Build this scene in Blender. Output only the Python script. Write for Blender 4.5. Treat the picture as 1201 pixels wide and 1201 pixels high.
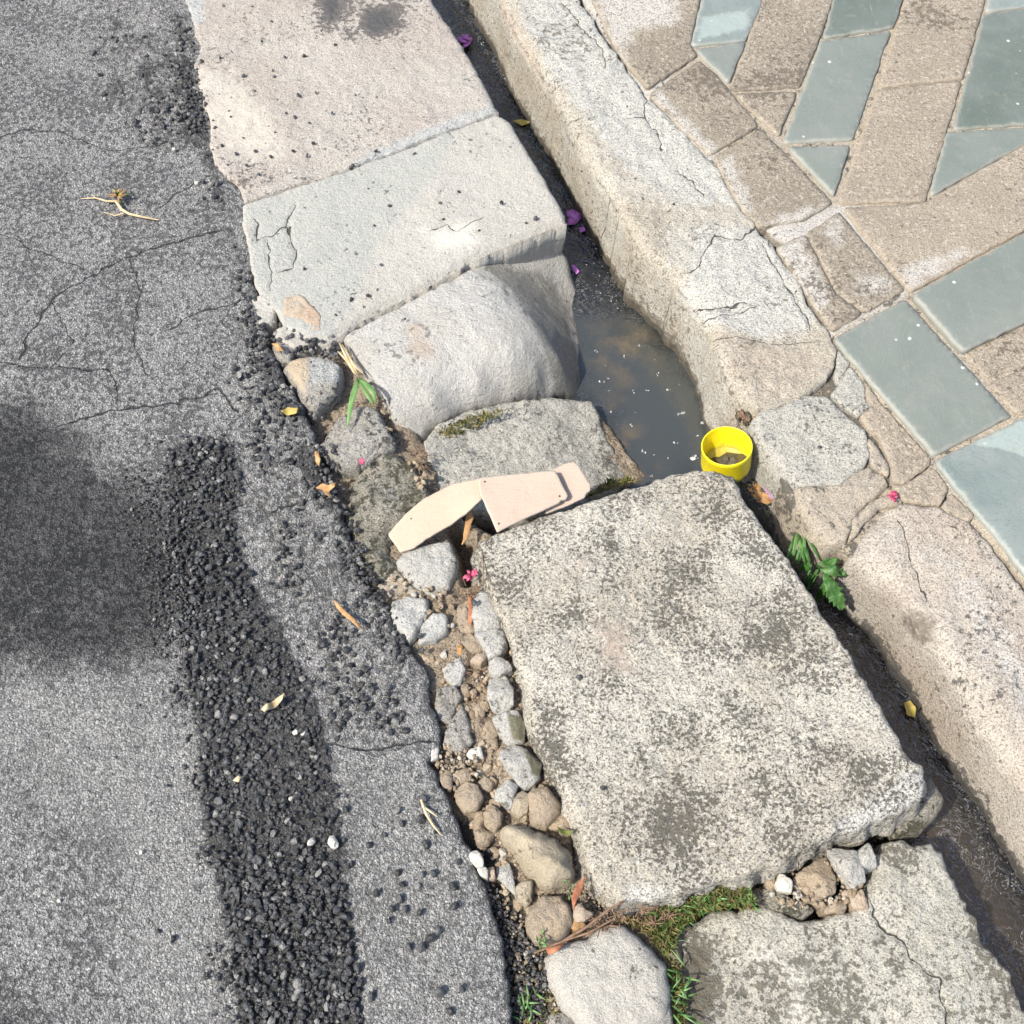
import bpy, math, random
import numpy as np
from mathutils import Vector
random.seed(7); RNG = np.random.default_rng(11)
S = bpy.context.scene
for o in list(bpy.data.objects): bpy.data.objects.remove(o)
C = S.collection
# ---------------------------------------------------------------- camera
H, DEP, F = 1.4, math.radians(60), 1400.0       # height, depression, focal length in photograph pixels
cam = bpy.data.cameras.new('camera'); co = bpy.data.objects.new('camera', cam); C.objects.link(co)
co.location = (0, 0, H); co.rotation_euler = (math.pi/2 - DEP, 0, 0)
cam.sensor_fit = 'HORIZONTAL'; cam.angle = 2*math.atan(600.5/F); cam.clip_start = .02; cam.clip_end = 200
S.camera = co
S.render.resolution_x = S.render.resolution_y = 1024
# ---------------------------------------------------------------- light
SUN = Vector((-.60, -.38, .95)).normalized()
w = bpy.data.worlds.new('World'); S.world = w; w.use_nodes = True
bg = w.node_tree.nodes['Background']
sky = w.node_tree.nodes.new('ShaderNodeTexSky'); sky.sky_type = 'NISHITA'; sky.sun_disc = False
sky.sun_elevation = math.asin(SUN.z); sky.sun_rotation = math.atan2(SUN.x, SUN.y)
sky.dust_density = 2.5
w.node_tree.links.new(sky.outputs[0], bg.inputs[0]); bg.inputs[1].default_value = .14
sl = bpy.data.lights.new('sun', 'SUN'); sl.energy = 3.7; sl.angle = math.radians(2.2); sl.color = (1, .955, .865)
so = bpy.data.objects.new('sun', sl); C.objects.link(so); so.location = (-3, -1, 5)
so.rotation_euler = (-SUN).to_track_quat('-Z', 'Y').to_euler()
S.view_settings.view_transform = 'Standard'; S.view_settings.look = 'None'
S.view_settings.gamma = 1; S.view_settings.use_curve_mapping = False
S.view_settings.exposure = .74
# ---------------------------------------------------------------- helpers
def at(px, py, z=0.):
    """the point of the place at height z seen at a pixel of the photograph"""
    px = np.asarray(px, float); py = np.asarray(py, float); z = np.asarray(z, float)
    a = (px-600.5)/F; b = (600.5-py)/F
    dy = math.cos(DEP) + b*math.sin(DEP); dz = -math.sin(DEP) + b*math.cos(DEP)
    t = (z-H)/dz
    return np.stack([a*t, dy*t], -1)
def Zm(ox, oy, s, pts): return [(ox+p[0]/s, oy+p[1]/s)+tuple(p[2:]) for p in pts]
def hash2(ix, iy, seed):
    h = (ix.astype(np.int64)*374761393 + iy.astype(np.int64)*668265263 + seed*1442695041) & 0xffffffff
    h = ((h ^ (h >> 13))*1274126177) & 0xffffffff
    return ((h ^ (h >> 16)) & 0xffff)/65535.
def vn(P, f, seed=0):
    p = P*f + 1000.; i = np.floor(p); u = p-i; u = u*u*(3-2*u); x, y = i[:, 0], i[:, 1]
    a, b, c, d = hash2(x, y, seed), hash2(x+1, y, seed), hash2(x, y+1, seed), hash2(x+1, y+1, seed)
    return (a*(1-u[:, 0])+b*u[:, 0])*(1-u[:, 1]) + (c*(1-u[:, 0])+d*u[:, 0])*u[:, 1] - .5
def fbm(P, f, o=4, seed=0, g=.5):
    s = np.zeros(len(P)); a = 1.
    for k in range(o): s += a*vn(P, f*2.03**k, seed+k*17); a *= g
    return s
def inside(P, poly):
    r = np.zeros(len(P), bool); n = len(poly)
    for i in range(n):
        x1, y1 = poly[i]; x2, y2 = poly[(i+1) % n]
        if y1 == y2: continue
        c = (y1 > P[:, 1]) != (y2 > P[:, 1])
        r ^= c & (P[:, 0] < (x2-x1)*(P[:, 1]-y1)/(y2-y1)+x1)
    return r
def dline(P, pts, closed=False):
    """distance and nearest point to a polyline"""
    pts = np.asarray(pts, float); A = pts; B = np.roll(pts, -1, 0)
    if not closed: A, B = A[:-1], B[:-1]
    best = np.full(len(P), 1e9); near = np.zeros_like(P)
    for a, b in zip(A, B):
        ab = b-a; t = np.clip(((P-a)@ab)/max(ab@ab, 1e-12), 0, 1)
        q = a+t[:, None]*ab; d = ((P-q)**2).sum(1); m = d < best
        best[m] = d[m]; near[m] = q[m]
    return np.sqrt(best), near
def smooth(t): t = np.clip(t, 0, 1); return t*t*(3-2*t)
def blob(P, px, soft=.02, z=0.):
    """soft mask of a patch whose outline is given in photograph pixels"""
    q = at([p[0] for p in px], [p[1] for p in px], z); d, _ = dline(P, q, True)
    return smooth(np.where(inside(P, q), .5+.5*d/soft, .5-.5*d/soft))
def mesh(name, V, faces, mat, parent=None, smooth_=True, mask=None, crack=None):
    """V (N,3), faces: list of int arrays (M,k)"""
    me = bpy.data.meshes.new(name); V = np.asarray(V, np.float32)
    fl = [np.asarray(f, np.int32) for f in faces if len(f)]
    me.vertices.add(len(V)); me.vertices.foreach_set('co', V.ravel())
    tot = sum(f.size for f in fl); nf = sum(len(f) for f in fl)
    me.loops.add(tot); me.loops.foreach_set('vertex_index', np.concatenate([f.ravel() for f in fl]))
    ls = []; s = 0
    for f in fl:
        ls.append(s+np.arange(len(f))*f.shape[1]); s += f.size
    me.polygons.add(nf); me.polygons.foreach_set('loop_start', np.concatenate(ls).astype(np.int32))
    me.polygons.foreach_set('use_smooth', np.full(nf, smooth_))
    me.update(calc_edges=True); me.validate()
    if mask is not None:
        a = me.attributes.new('Mask', 'FLOAT_COLOR', 'POINT'); a.data.foreach_set('color', np.asarray(mask, np.float32).ravel())
    if crack is not None:
        a = me.attributes.new('Crack', 'FLOAT_VECTOR', 'POINT'); a.data.foreach_set('vector', np.asarray(crack, np.float32).ravel())
    if mat: me.materials.append(mat)
    o = bpy.data.objects.new(name, me); C.objects.link(o)
    if parent: o.parent = parent
    return o
def tag(o, label=None, cat=None, group=None, kind=None):
    if label: o['label'] = label
    if cat: o['category'] = cat
    if group: o['group'] = group
    if kind: o['kind'] = kind
    return o
def empty(name, loc=(0, 0, 0)):
    o = bpy.data.objects.new(name, None); C.objects.link(o); o.location = loc; o.empty_display_size = .05; return o
SEED = [0]; WZ = -.13
def slab(name, px, mat, z=0., sp=.005, thick=.05, R=.012, Hd=.012, jit=.002, jf=45, rough=.0012, rf=60, lump=.0, lf=12,
         batter=0., ctrl=(), cracks=(), masks=(), parent=None, world=False, ew=.012, extra=None, rings=6, side=.003, rim=None, rimz=0., grow=0.):
    """A solid of any outline: top surface as a fine relief, rounded rim of radius R that drops Hd, rough side walls.
    px: outline [(px,py[,z])]; ctrl: inner heights; cracks: (pixel line, width, depth); masks: (channel, pixel outline, softness, strength)"""
    SEED[0] += 1; sd = SEED[0]*31
    q = [p if len(p) == 3 else (p[0], p[1], z) for p in px]
    zs = np.array([p[2] for p in q])
    out = np.array([p[:2] for p in q], float) if world else at([p[0] for p in q], [p[1] for p in q], zs)
    if sum(out[i-1][0]*out[i][1]-out[i][0]*out[i-1][1] for i in range(len(out))) < 0: out = out[::-1]; zs = zs[::-1]
    tps = None
    if np.ptp(zs) > 1e-6 or len(ctrl):
        cp = out; cz = zs
        if len(ctrl):
            cp = np.vstack([cp, at([c[0] for c in ctrl], [c[1] for c in ctrl], [c[2] for c in ctrl])]); cz = np.concatenate([zs, [c[2] for c in ctrl]])
        def K(A, B):
            r = np.sqrt(((A[:, None]-B[None])**2).sum(2)+1e-5); return r
        n = len(cp); M = np.zeros((n+3, n+3)); M[:n, :n] = K(cp, cp)+np.eye(n)*1e-3; M[:n, n] = 1; M[:n, n+1:] = cp; M[n:, :n] = M[:n, n:].T
        wts = np.linalg.solve(M, np.concatenate([cz, np.zeros(3)]))
        tps = lambda P: np.concatenate([K(P[i:i+20000], cp)@wts[:n] for i in range(0, len(P), 20000)]) + wts[n] + P@wts[n+1:]
    # dense, ragged outline
    D = []
    for i in range(len(out)):
        a, b = out[i], out[(i+1) % len(out)]; k = max(1, int(np.linalg.norm(b-a)/max(sp*1.2, .003)))
        for j in range(k): D.append(a+(b-a)*j/k)
    D = np.array(D); T = np.roll(D, -1, 0)-np.roll(D, 1, 0); N = np.stack([T[:, 1], -T[:, 0]], 1); N /= np.maximum(np.linalg.norm(N, axis=1), 1e-9)[:, None]
    if jit or grow: D = D + N*(grow+fbm(D, jf, 4, sd+3, .6)*jit*2)[:, None]
    # grid
    lo, hi = D.min(0), D.max(0); nx = int((hi[0]-lo[0])/sp)+2; ny = int((hi[1]-lo[1])/sp)+2
    gx = lo[0]-sp/2+np.arange(nx+1)*sp; gy = lo[1]-sp/2+np.arange(ny+1)*sp
    X, Y = np.meshgrid(gx, gy); G = np.stack([X.ravel(), Y.ravel()], 1)
    cx, cy = np.meshgrid(gx[:-1]+sp/2, gy[:-1]+sp/2)
    ins = inside(np.stack([cx.ravel(), cy.ravel()], 1), D)
    ii = np.nonzero(ins)[0]; r, c = ii//nx, ii % nx; v0 = r*(nx+1)+c
    Q = np.stack([v0, v0+1, v0+nx+2, v0+nx+1], 1)
    E = np.concatenate([Q[:, [0, 1]], Q[:, [1, 2]], Q[:, [2, 3]], Q[:, [3, 0]]])
    key = np.minimum(E[:, 0], E[:, 1]).astype(np.int64)*10**8+np.maximum(E[:, 0], E[:, 1])
    _, inv, cnt = np.unique(key, return_inverse=True, return_counts=True); BE = E[cnt[inv] == 1]
    used, qi = np.unique(Q, return_inverse=True); Q = qi.reshape(-1, 4); mp = np.zeros(len(G), np.int64); mp[used] = np.arange(len(used)); BE = mp[BE]
    P = G[used].copy(); bv = np.unique(BE)
    _, nb = dline(P[bv], D, True); P[bv] = nb
    d, near = dline(P, D, True); d[bv] = 0
    zz = np.clip(tps(P), zs.min()-.012, max(zs.max(), max([c[2] for c in ctrl], default=-9))+.006) if tps else np.full(len(P), float(zs[0]))
    if rim is None: dr = d
    else:                                             # only part of the rim is rounded, the rest butts against a neighbour
        dr, _ = dline(P, at([p[0] for p in rim], [p[1] for p in rim], rimz)); t0 = np.clip(d/.004, 0, 1); zz -= .002*(1-np.sqrt(np.maximum(0, 1-(1-t0)**2)))
    t = np.clip(dr/R, 0, 1); zz -= Hd*(1-np.sqrt(np.maximum(0, 1-(1-t)**2)))
    if lump: zz += fbm(P, lf, 3, sd+5)*lump
    if rough: zz += fbm(P, rf, 4, sd+9, .65)*rough
    mk = np.zeros((len(P), 4)); mk[:, 3] = np.exp(-(d/ew)**2)
    CKF = np.zeros((len(P), 3)); CKF[:, 0] = 9
    for cr in cracks:
        cl, wd, dp = cr[:3]; L = at([p[0] for p in cl], [p[1] for p in cl], z)
        W = P + np.stack([fbm(P, 70, 3, sd+21), fbm(P, 70, 3, sd+22)], 1)*.008
        dc, nr = dline(W, L); zz -= np.exp(-(dc/max(wd, sp))**2)*dp*.6
        sg = np.ones(len(P)); bd = np.full(len(P), 1e9)
        for a, b in zip(L[:-1], L[1:]):
            dd_, _n = dline(W, [a, b]); m_ = dd_ < bd; bd[m_] = dd_[m_]; cz_ = (b[0]-a[0])*(W[:, 1]-a[1])-(b[1]-a[1])*(W[:, 0]-a[0]); sg[m_] = np.where(cz_ > 0, 1., -1.)[m_]
        m_ = dc < np.abs(CKF[:, 0]); CKF[m_, 0] = (dc*sg)[m_]; CKF[m_, 1] = np.exp(-(dc/.007)**2)[m_]; CKF[m_, 2] = wd
    for ch, pp, sf, st in masks: mk[:, ch] = np.maximum(mk[:, ch], blob(P, pp, sf, z)*st)
    if extra: zz, mk = extra(P, d, zz, mk)
    V = [np.column_stack([P, zz])]; MK = [mk]; F4 = [Q]
    # side walls
    T2 = P[BE[:, 1]]-P[BE[:, 0]]; nn = np.stack([T2[:, 1], -T2[:, 0]], 1); acc = np.zeros_like(P)
    np.add.at(acc, BE[:, 0], nn); np.add.at(acc, BE[:, 1], nn)
    on = acc[bv]; on /= np.maximum(np.linalg.norm(on, axis=1), 1e-9)[:, None]
    loc = np.zeros(len(P), np.int64); loc[bv] = np.arange(len(bv)); base = len(P); nb_ = len(bv)
    prev = bv; top = zz[bv]
    for k in range(1, rings+1):
        f = k/rings; off = batter*thick*f
        bp = P[bv]+on*off
        nz = (fbm(np.stack([bp[:, 0]+bp[:, 1]*.7, np.full(len(bp), f*thick*1.3)+bp[:, 1]*.3], 1), 50, 3, sd+40)*side*2*min(1, f*3))
        bp = bp+on*nz[:, None]
        V.append(np.column_stack([bp, top-thick*f])); m2 = mk[bv].copy(); m2[:, :3] *= .4; m2[:, 1] = np.maximum(m2[:, 1], .95*smooth((WZ+.03-(top-thick*f))/.022)); MK.append(m2)
        cur = base+(k-1)*nb_+np.arange(nb_)
        pa = prev[loc[BE[:, 0]]]; pb = prev[loc[BE[:, 1]]]
        F4.append(np.stack([pb, pa, cur[loc[BE[:, 0]]], cur[loc[BE[:, 1]]]], 1)); prev = cur
    if thick < .012:                                  # thin pieces get an underside
        Pz = V[0].copy(); Pz[:, 2] -= thick; n0 = sum(len(v) for v in V); V.append(Pz); MK.append(mk); F4.append(Q[:, ::-1]+n0)
    cf = None
    if len(cracks): cf = np.zeros((sum(len(v) for v in V), 3)); cf[:, 0] = 9; cf[:len(P)] = CKF
    return mesh(name, np.vstack(V), F4, mat, parent, True, np.vstack(MK), cf)
# ---------------------------------------------------------------- node materials
class NT:
    def __init__(s, name):
        s.m = bpy.data.materials.new(name); s.m.use_nodes = True; s.t = s.m.node_tree; s.b = s.t.nodes['Principled BSDF']
        g = s.t.nodes.new('ShaderNodeNewGeometry'); s.P = g.outputs['Position']; s.geo = g
    def n(s, ty): return s.t.nodes.new(ty)
    def lk(s, a, b):
        if isinstance(a, (int, float)): b.default_value = a
        elif isinstance(a, tuple): b.default_value = (*a, 1) if len(a) == 3 and b.type == 'RGBA' else a
        else: s.t.links.new(a, b)
    def noise(s, sc, det=4, ro=.5, dist=0, P=None, off=None):
        x = s.n('ShaderNodeTexNoise'); x.inputs['Scale'].default_value = sc; x.inputs['Detail'].default_value = det
        x.inputs['Roughness'].default_value = ro; x.inputs['Distortion'].default_value = dist
        p = P or s.P
        if off:
            a = s.n('ShaderNodeVectorMath'); s.t.links.new(p, a.inputs[0]); a.inputs[1].default_value = (off, off*1.7, off*.4); p = a.outputs[0]
        s.t.links.new(p, x.inputs['Vector']); return x.outputs['Fac']
    def voro(s, sc, feat='F1', rnd=1, P=None):
        x = s.n('ShaderNodeTexVoronoi'); x.feature = feat; x.inputs['Scale'].default_value = sc; x.inputs['Randomness'].default_value = rnd
        s.t.links.new(P or s.P, x.inputs['Vector']); return x
    def math(s, op, a, b=0., cl=False):
        x = s.n('ShaderNodeMath'); x.operation = op; x.use_clamp = cl; s.lk(a, x.inputs[0]); s.lk(b, x.inputs[1]); return x.outputs[0]
    def step(s, f, a, b, lo=0., hi=1.):
        x = s.n('ShaderNodeMapRange'); x.interpolation_type = 'SMOOTHSTEP'; s.lk(f, x.inputs[0])
        for k, v in zip((1, 2, 3, 4), (a, b, lo, hi)): s.lk(v, x.inputs[k])
        return x.outputs[0]
    def mix(s, f, a, b):
        x = s.n('ShaderNodeMix'); x.data_type = 'RGBA'; s.lk(f, x.inputs[0]); s.lk(a, x.inputs[6]); s.lk(b, x.inputs[7]); return x.outputs[2]
    def mask(s):
        a = s.n('ShaderNodeAttribute'); a.attribute_name = 'Mask'; p = s.n('ShaderNodeSeparateColor'); s.t.links.new(a.outputs['Color'], p.inputs[0])
        return p.outputs[0], p.outputs[1], p.outputs[2], a.outputs['Alpha']
    def crack(s):
        a = s.n('ShaderNodeAttribute'); a.attribute_name = 'Crack'; p = s.n('ShaderNodeSeparateXYZ'); s.t.links.new(a.outputs['Vector'], p.inputs[0])
        d = s.math('ABSOLUTE', p.outputs[0]); d = s.math('ADD', d, s.math('MULTIPLY', s.math('SUBTRACT', s.noise(160, 4, .7), .5), .0016))
        w_ = s.math('MULTIPLY', p.outputs[2], s.step(s.noise(45, 3, .6), .3, .7, .35, 1.15))
        x = s.math('DIVIDE', d, s.math('ADD', w_, .00002))
        return s.math('MULTIPLY', s.step(x, 1.0, .35), s.step(p.outputs[1], .25, .6))
    def bump(s, h, dist, st=1., prev=None):
        x = s.n('ShaderNodeBump'); x.inputs['Distance'].default_value = dist; s.lk(st, x.inputs['Strength']); s.t.links.new(h, x.inputs['Height'])
        if prev: s.t.links.new(prev, x.inputs['Normal'])
        return x.outputs[0]
    def out(s, col, rough=.9, nor=None, spec=.3):
        s.lk(col, s.b.inputs['Base Color']); s.lk(rough, s.b.inputs['Roughness']); s.b.inputs['Specular IOR Level'].default_value = spec
        if nor: s.t.links.new(nor, s.b.inputs['Normal'])
        return s.m
def stone_mat(name, A, B, big=6., D=(.12, .11, .1), dk=.35, L=(.62, .6, .56), lt=.25, gs=420, lich=0., ls=80, lcol=(.07, .068, .06), lbig=7, lmod=.5,
              mR=(.5, .48, .44), mG=(.06, .055, .045), mB=(.45, .45, .44), edge=None, ea=.5, spots=.25, rough=.92, bmp=.0016, bs=1., off=0., smoothB=.7):
    s = NT(name); mr, mg, mb, me = s.mask()
    wob = s.noise(38, 6, .65, off=off+3)
    def mm(m): return s.step(s.math('ADD', m, s.math('MULTIPLY', s.math('SUBTRACT', wob, .5), 1.1)), .24, .72)
    R_, G_, B_ = mm(mr), s.step(s.math('ADD', mg, s.math('MULTIPLY', s.math('SUBTRACT', s.noise(120, 5, .65, off=off), .5), 1.1)), .5, .95), mm(mb)
    ck = s.crack()
    col = s.mix(s.step(s.noise(big, 5, .6, off=off+1), .38, .62), A, B)
    col = s.mix(R_, col, mR)
    col = s.mix(B_, col, mB)
    keep = s.math('SUBTRACT', 1., s.math('MULTIPLY', B_, smoothB))
    g = s.noise(gs*1.25, 3, .75, off=off); g2 = s.noise(gs*.5, 5, .75, off=off+9)
    gd = s.math('MULTIPLY', s.math('MULTIPLY', s.step(g, .53, .36), min(1., dk*1.55)), keep)
    gl = s.math('MULTIPLY', s.math('MULTIPLY', s.step(g2, .52, .64), lt*1.5), keep)
    col = s.mix(gl, col, L); col = s.mix(gd, col, D)
    lh = None
    if lich:
        b = s.noise(lbig, 4, .6, off=off+5); n = s.noise(ls, 7, .72, off=off+7)
        v = s.math('ADD', s.math('ADD', n, s.math('MULTIPLY', s.math('SUBTRACT', b, .5), lmod)), s.math('MULTIPLY', mg, .30))
        lh = s.step(v, .645-lich*.2, .73-lich*.2); lh = s.math('MULTIPLY', lh, s.math('MULTIPLY', keep, .82))
        col = s.mix(lh, col, lcol)
    if spots:
        vo = s.voro(55, P=None); sp_ = s.step(vo.outputs['Distance'], .16, .08)
        sc = s.n('ShaderNodeSeparateColor'); s.t.links.new(vo.outputs['Color'], sc.inputs[0])
        sp_ = s.math('MULTIPLY', sp_, s.step(sc.outputs[0], 1-spots*.6, 1-spots*.6+.02)); col = s.mix(s.math('MULTIPLY', sp_, .75), col, lcol)
    if edge: col = s.mix(s.math('MULTIPLY', s.step(s.math('ADD', me, s.math('MULTIPLY', s.math('SUBTRACT', wob, .5), .9)), .3, .9), ea), col, edge)
    col = s.mix(s.math('MULTIPLY', G_, .85), col, mG)
    col = s.mix(s.math('MULTIPLY', ck, .9), col, (.05, .045, .035))
    h = s.math('ADD', s.math('MULTIPLY', g2, .7), s.math('MULTIPLY', s.noise(110, 5, .65, off=off+2), .9))
    h = s.math('ADD', h, s.math('MULTIPLY', g, .35))
    if lh is not None: h = s.math('SUBTRACT', h, s.math('MULTIPLY', lh, .25))
    st = s.math('MULTIPLY', s.math('SUBTRACT', 1., s.math('MULTIPLY', B_, .55*smoothB)), bs)
    h = s.math('SUBTRACT', h, s.math('MULTIPLY', ck, .8))
    return s.out(col, rough, s.bump(h, bmp*3.2, st))
def simple_mat(name, col, col2=None, sc=120, rough=.6, spec=.4, bmp=0., trans=0.):
    s = NT(name); c = s.mix(s.step(s.noise(sc, 4, .6), .35, .65), col, col2 or col); nor = s.bump(s.noise(sc*1.5, 4, .6), bmp) if bmp else None
    m = s.out(c, rough, nor, spec)
    if trans: s.b.inputs['Subsurface Weight'].default_value = trans; s.b.inputs['Subsurface Radius'].default_value = (.003, .003, .001); s.b.inputs['Subsurface Scale'].default_value = .5
    return m
M = {}
M['slab'] = stone_mat('speckled_slab', (.53, .495, .42), (.45, .41, .335), 7, D=(.12, .105, .08), dk=.55, L=(.64, .61, .545), lt=.45, gs=290, lich=.57, ls=200, lcol=(.085, .076, .058), lbig=13, lmod=.55,
                      mR=(.56, .54, .49), mG=(.42, .17, .07), mB=(.30, .235, .19), spots=.3, bs=1.1)
M['upper'] = stone_mat('upper_concrete', (.46, .405, .345), (.50, .46, .40), 5, D=(.14, .12, .11), dk=.5, gs=400, lich=.28, ls=120, lcol=(.10, .09, .085), mR=(.47, .475, .45), mG=(.085, .085, .085), mB=(.50, .455, .385), spots=.5, off=2, smoothB=.45)
M['pale'] = stone_mat('pale_concrete', (.485, .455, .395), (.51, .485, .43), 5, D=(.2, .18, .16), dk=.34, gs=420, lich=.1, ls=100, mR=(.44, .44, .395), mG=(.13, .115, .09), mB=(.52, .495, .43), spots=.35, off=4)
M['oldconc'] = stone_mat('old_concrete', (.48, .455, .385), (.41, .385, .32), 7, D=(.13, .115, .085), dk=.5, gs=320, lich=.3, ls=130, lcol=(.12, .108, .08), lbig=9, mR=(.46, .45, .395), mG=(.13, .112, .08), mB=(.56, .53, .46), spots=.3, off=5, smoothB=.4)
M['boulder'] = stone_mat('boulder_concrete', (.51, .48, .425), (.54, .52, .48), 9, D=(.2, .19, .17), dk=.32, gs=380, lich=.18, ls=60, lcol=(.2, .19, .17), mR=(.50, .42, .34), mG=(.07, .062, .05), mB=(.27, .26, .23), spots=.2, off=6, smoothB=.1, bs=1.2)
M['kerb'] = stone_mat('kerb_concrete', (.49, .465, .40), (.43, .385, .305), 9, D=(.15, .12, .09), dk=.55, gs=320, lich=.32, ls=110, lcol=(.16, .135, .1), mR=(.51, .50, .45), mG=(.07, .06, .045), mB=(.40, .34, .27), spots=.2, off=8, smoothB=.15)
M['kerblow'] = stone_mat('kerb_sandy', (.44, .37, .30), (.50, .45, .38), 6, D=(.15, .12, .09), dk=.55, gs=330, lich=.28, ls=110, mR=(.54, .51, .46), mG=(.05, .046, .04), mB=(.17, .14, .11), spots=.15, off=10, smoothB=.1)
M['greystone'] = stone_mat('grey_stone', (.455, .435, .375), (.47, .445, .385), 14, D=(.13, .125, .11), dk=.5, gs=330, lich=.3, ls=150, lcol=(.12, .115, .1), lbig=20, mR=(.49, .465, .395), mG=(.05, .045, .04), mB=(.3, .27, .22), spots=.15, off=13, bs=1.1)
M['mossy'] = stone_mat('mossy_stone', (.36, .33, .27), (.27, .25, .19), 14, D=(.07, .065, .04), dk=.55, gs=300, lich=.6, ls=90, lcol=(.08, .078, .045), lbig=16, mR=(.48, .47, .45), mG=(.03, .03, .02), mB=(.16, .14, .07), spots=.1, off=12, bs=1.5, smoothB=.1)
M['rubble'] = stone_mat('rubble_stone', (.46, .435, .385), (.40, .365, .31), 18, D=(.1, .095, .085), dk=.45, gs=320, lich=.36, ls=120, lbig=14, mR=(.5, .5, .47), mG=(.04, .038, .03), mB=(.45, .36, .25), spots=.2, off=14, bs=1.5)
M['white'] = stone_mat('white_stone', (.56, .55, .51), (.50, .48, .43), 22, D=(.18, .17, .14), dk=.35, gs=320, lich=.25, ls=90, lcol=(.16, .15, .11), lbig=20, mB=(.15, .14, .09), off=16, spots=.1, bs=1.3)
M['tan'] = stone_mat('tan_stone', (.42, .33, .23), (.38, .31, .23), 20, D=(.16, .12, .08), dk=.35, gs=380, L=(.5, .43, .33), lich=.08, ls=90, lcol=(.12, .1, .06), off=18, spots=.1, bs=1.1)
M['cream'] = stone_mat('cream_stone', (.48, .41, .30), (.42, .35, .25), 20, D=(.18, .15, .1), dk=.28, gs=380, L=(.55, .49, .38), lich=.15, ls=70, lcol=(.1, .09, .06), lbig=24, off=19, spots=.1, mB=(.12, .11, .09), bs=1.1, smoothB=.1)
M['peach'] = stone_mat('peach_stone', (.5, .41, .31), (.46, .34, .24), 30, dk=.2, off=20, spots=0)
M['orange'] = stone_mat('orange_stone', (.5, .26, .08), (.45, .28, .14), 40, dk=.3, off=21, spots=0)
M['soil'] = stone_mat('dry_soil', (.43, .35, .255), (.33, .26, .185), 16, D=(.06, .045, .03), dk=.55, gs=260, L=(.42, .36, .28), lt=.4, lich=.15, ls=60, lcol=(.05, .04, .028), mR=(.06, .058, .052), mG=(.025, .022, .018), mB=(.14, .13, .07), off=22, bs=1.6, smoothB=.1)
M['mortar'] = stone_mat('mortar', (.44, .375, .285), (.40, .35, .28), 14, D=(.14, .11, .08), dk=.45, gs=330, lich=.35, ls=80, mG=(.04, .035, .03), off=24, spots=.1)
M['sand'] = stone_mat('sandstone', (.345, .295, .228), (.28, .24, .185), 9, D=(.12, .095, .068), dk=.55, gs=300, L=(.54, .5, .42), lt=.5, lich=.36, ls=90, lcol=(.15, .12, .09), mR=(.52, .49, .44), mG=(.04, .035, .03), mB=(.24, .22, .2), edge=(.42, .36, .28), ea=.3, off=26, spots=.05, smoothB=.0)
M['sandpale'] = stone_mat('sandstone_pale', (.385, .325, .25), (.33, .28, .215), 9, D=(.14, .11, .08), dk=.5, gs=300, L=(.56, .51, .43), lt=.5, lich=.26, ls=90, lcol=(.15, .12, .09), mR=(.52, .49, .44), mG=(.04, .035, .03), edge=(.45, .38, .29), ea=.3, off=27, spots=.05, smoothB=.0)
def slate_mat(name, A, B, off, cleft=.25):
    s = NT(name); mr, mg, mb, me = s.mask()
    col = s.mix(s.step(s.noise(7, 5, .6, .6, off=off), .35, .65), A, B)
    wisp = s.step(s.noise(30, 6, .7, 1.5, off=off+2), .56, .74); col = s.mix(s.math('MULTIPLY', wisp, .28), col, (.27, .30, .28))
    col = s.mix(s.math('MULTIPLY', s.step(s.noise(600, 2, .6), .55, .75), .22), col, (.36, .38, .36)); col = s.mix(s.math('MULTIPLY', s.step(s.noise(500, 2, .6, off=3), .42, .3), .3), col, (.1, .12, .12))
    vo = s.voro(38); c = s.n('ShaderNodeSeparateColor'); s.t.links.new(vo.outputs['Color'], c.inputs[0])
    dd = s.math('ADD', vo.outputs['Distance'], s.math('MULTIPLY', s.noise(200, 3), .1))
    col = s.mix(s.math('MULTIPLY', s.step(dd, .19, .1), s.step(c.outputs[1], .72, .75)), col, (.6, .6, .56))
    wob = s.noise(45, 6, .65); R_ = s.step(s.math('ADD', mr, s.math('MULTIPLY', s.math('SUBTRACT', wob, .5), .7)), .35, .6)
    col = s.mix(s.math('MULTIPLY', R_, .8), col, (.29, .335, .31))
    e = s.step(s.math('ADD', me, s.math('MULTIPLY', s.math('SUBTRACT', wob, .5), 1.3)), .35, 1.0); col = s.mix(s.math('MULTIPLY', e, .42), col, (.36, .335, .28))
    cl = s.noise(14, 7, .6, 1.2, off=off+4); ter = s.math('DIVIDE', s.math('FLOOR', s.math('MULTIPLY', cl, 14.)), 14.)
    ter = s.math('ADD', s.math('MULTIPLY', ter, cleft), s.math('MULTIPLY', s.noise(25, 6, .6, .8, off=off), .6)); h = s.math('ADD', ter, s.math('MULTIPLY', s.noise(300, 3, .6), .14))
    dirt = s.math('MULTIPLY', s.step(s.noise(60, 6, .7, off=off+6), .54, .7), .35); col = s.mix(dirt, col, (.26, .23, .18))
    scr = s.n('ShaderNodeMapping'); scr.inputs['Scale'].default_value = (260, 14, 20); scr.inputs['Rotation'].default_value = (0, 0, .5+off); s.t.links.new(s.P, scr.inputs['Vector'])
    col = s.mix(s.math('MULTIPLY', s.step(s.noise(1., 3, .6, P=scr.outputs[0]), .64, .74), .3), col, (.36, .37, .34))
    return s.out(col, s.step(s.noise(20, 4), .3, .7, .45, .65), s.bump(h, .0028, .8), .4)
M['slate'] = slate_mat('slate', (.15, .17, .148), (.175, .19, .168), 1)
M['slateblue'] = slate_mat('slate_blue', (.155, .188, .175), (.205, .232, .217), 5, 1.6)
M['slatedark'] = slate_mat('slate_dark', (.10, .12, .10), (.135, .155, .138), 9)
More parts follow.
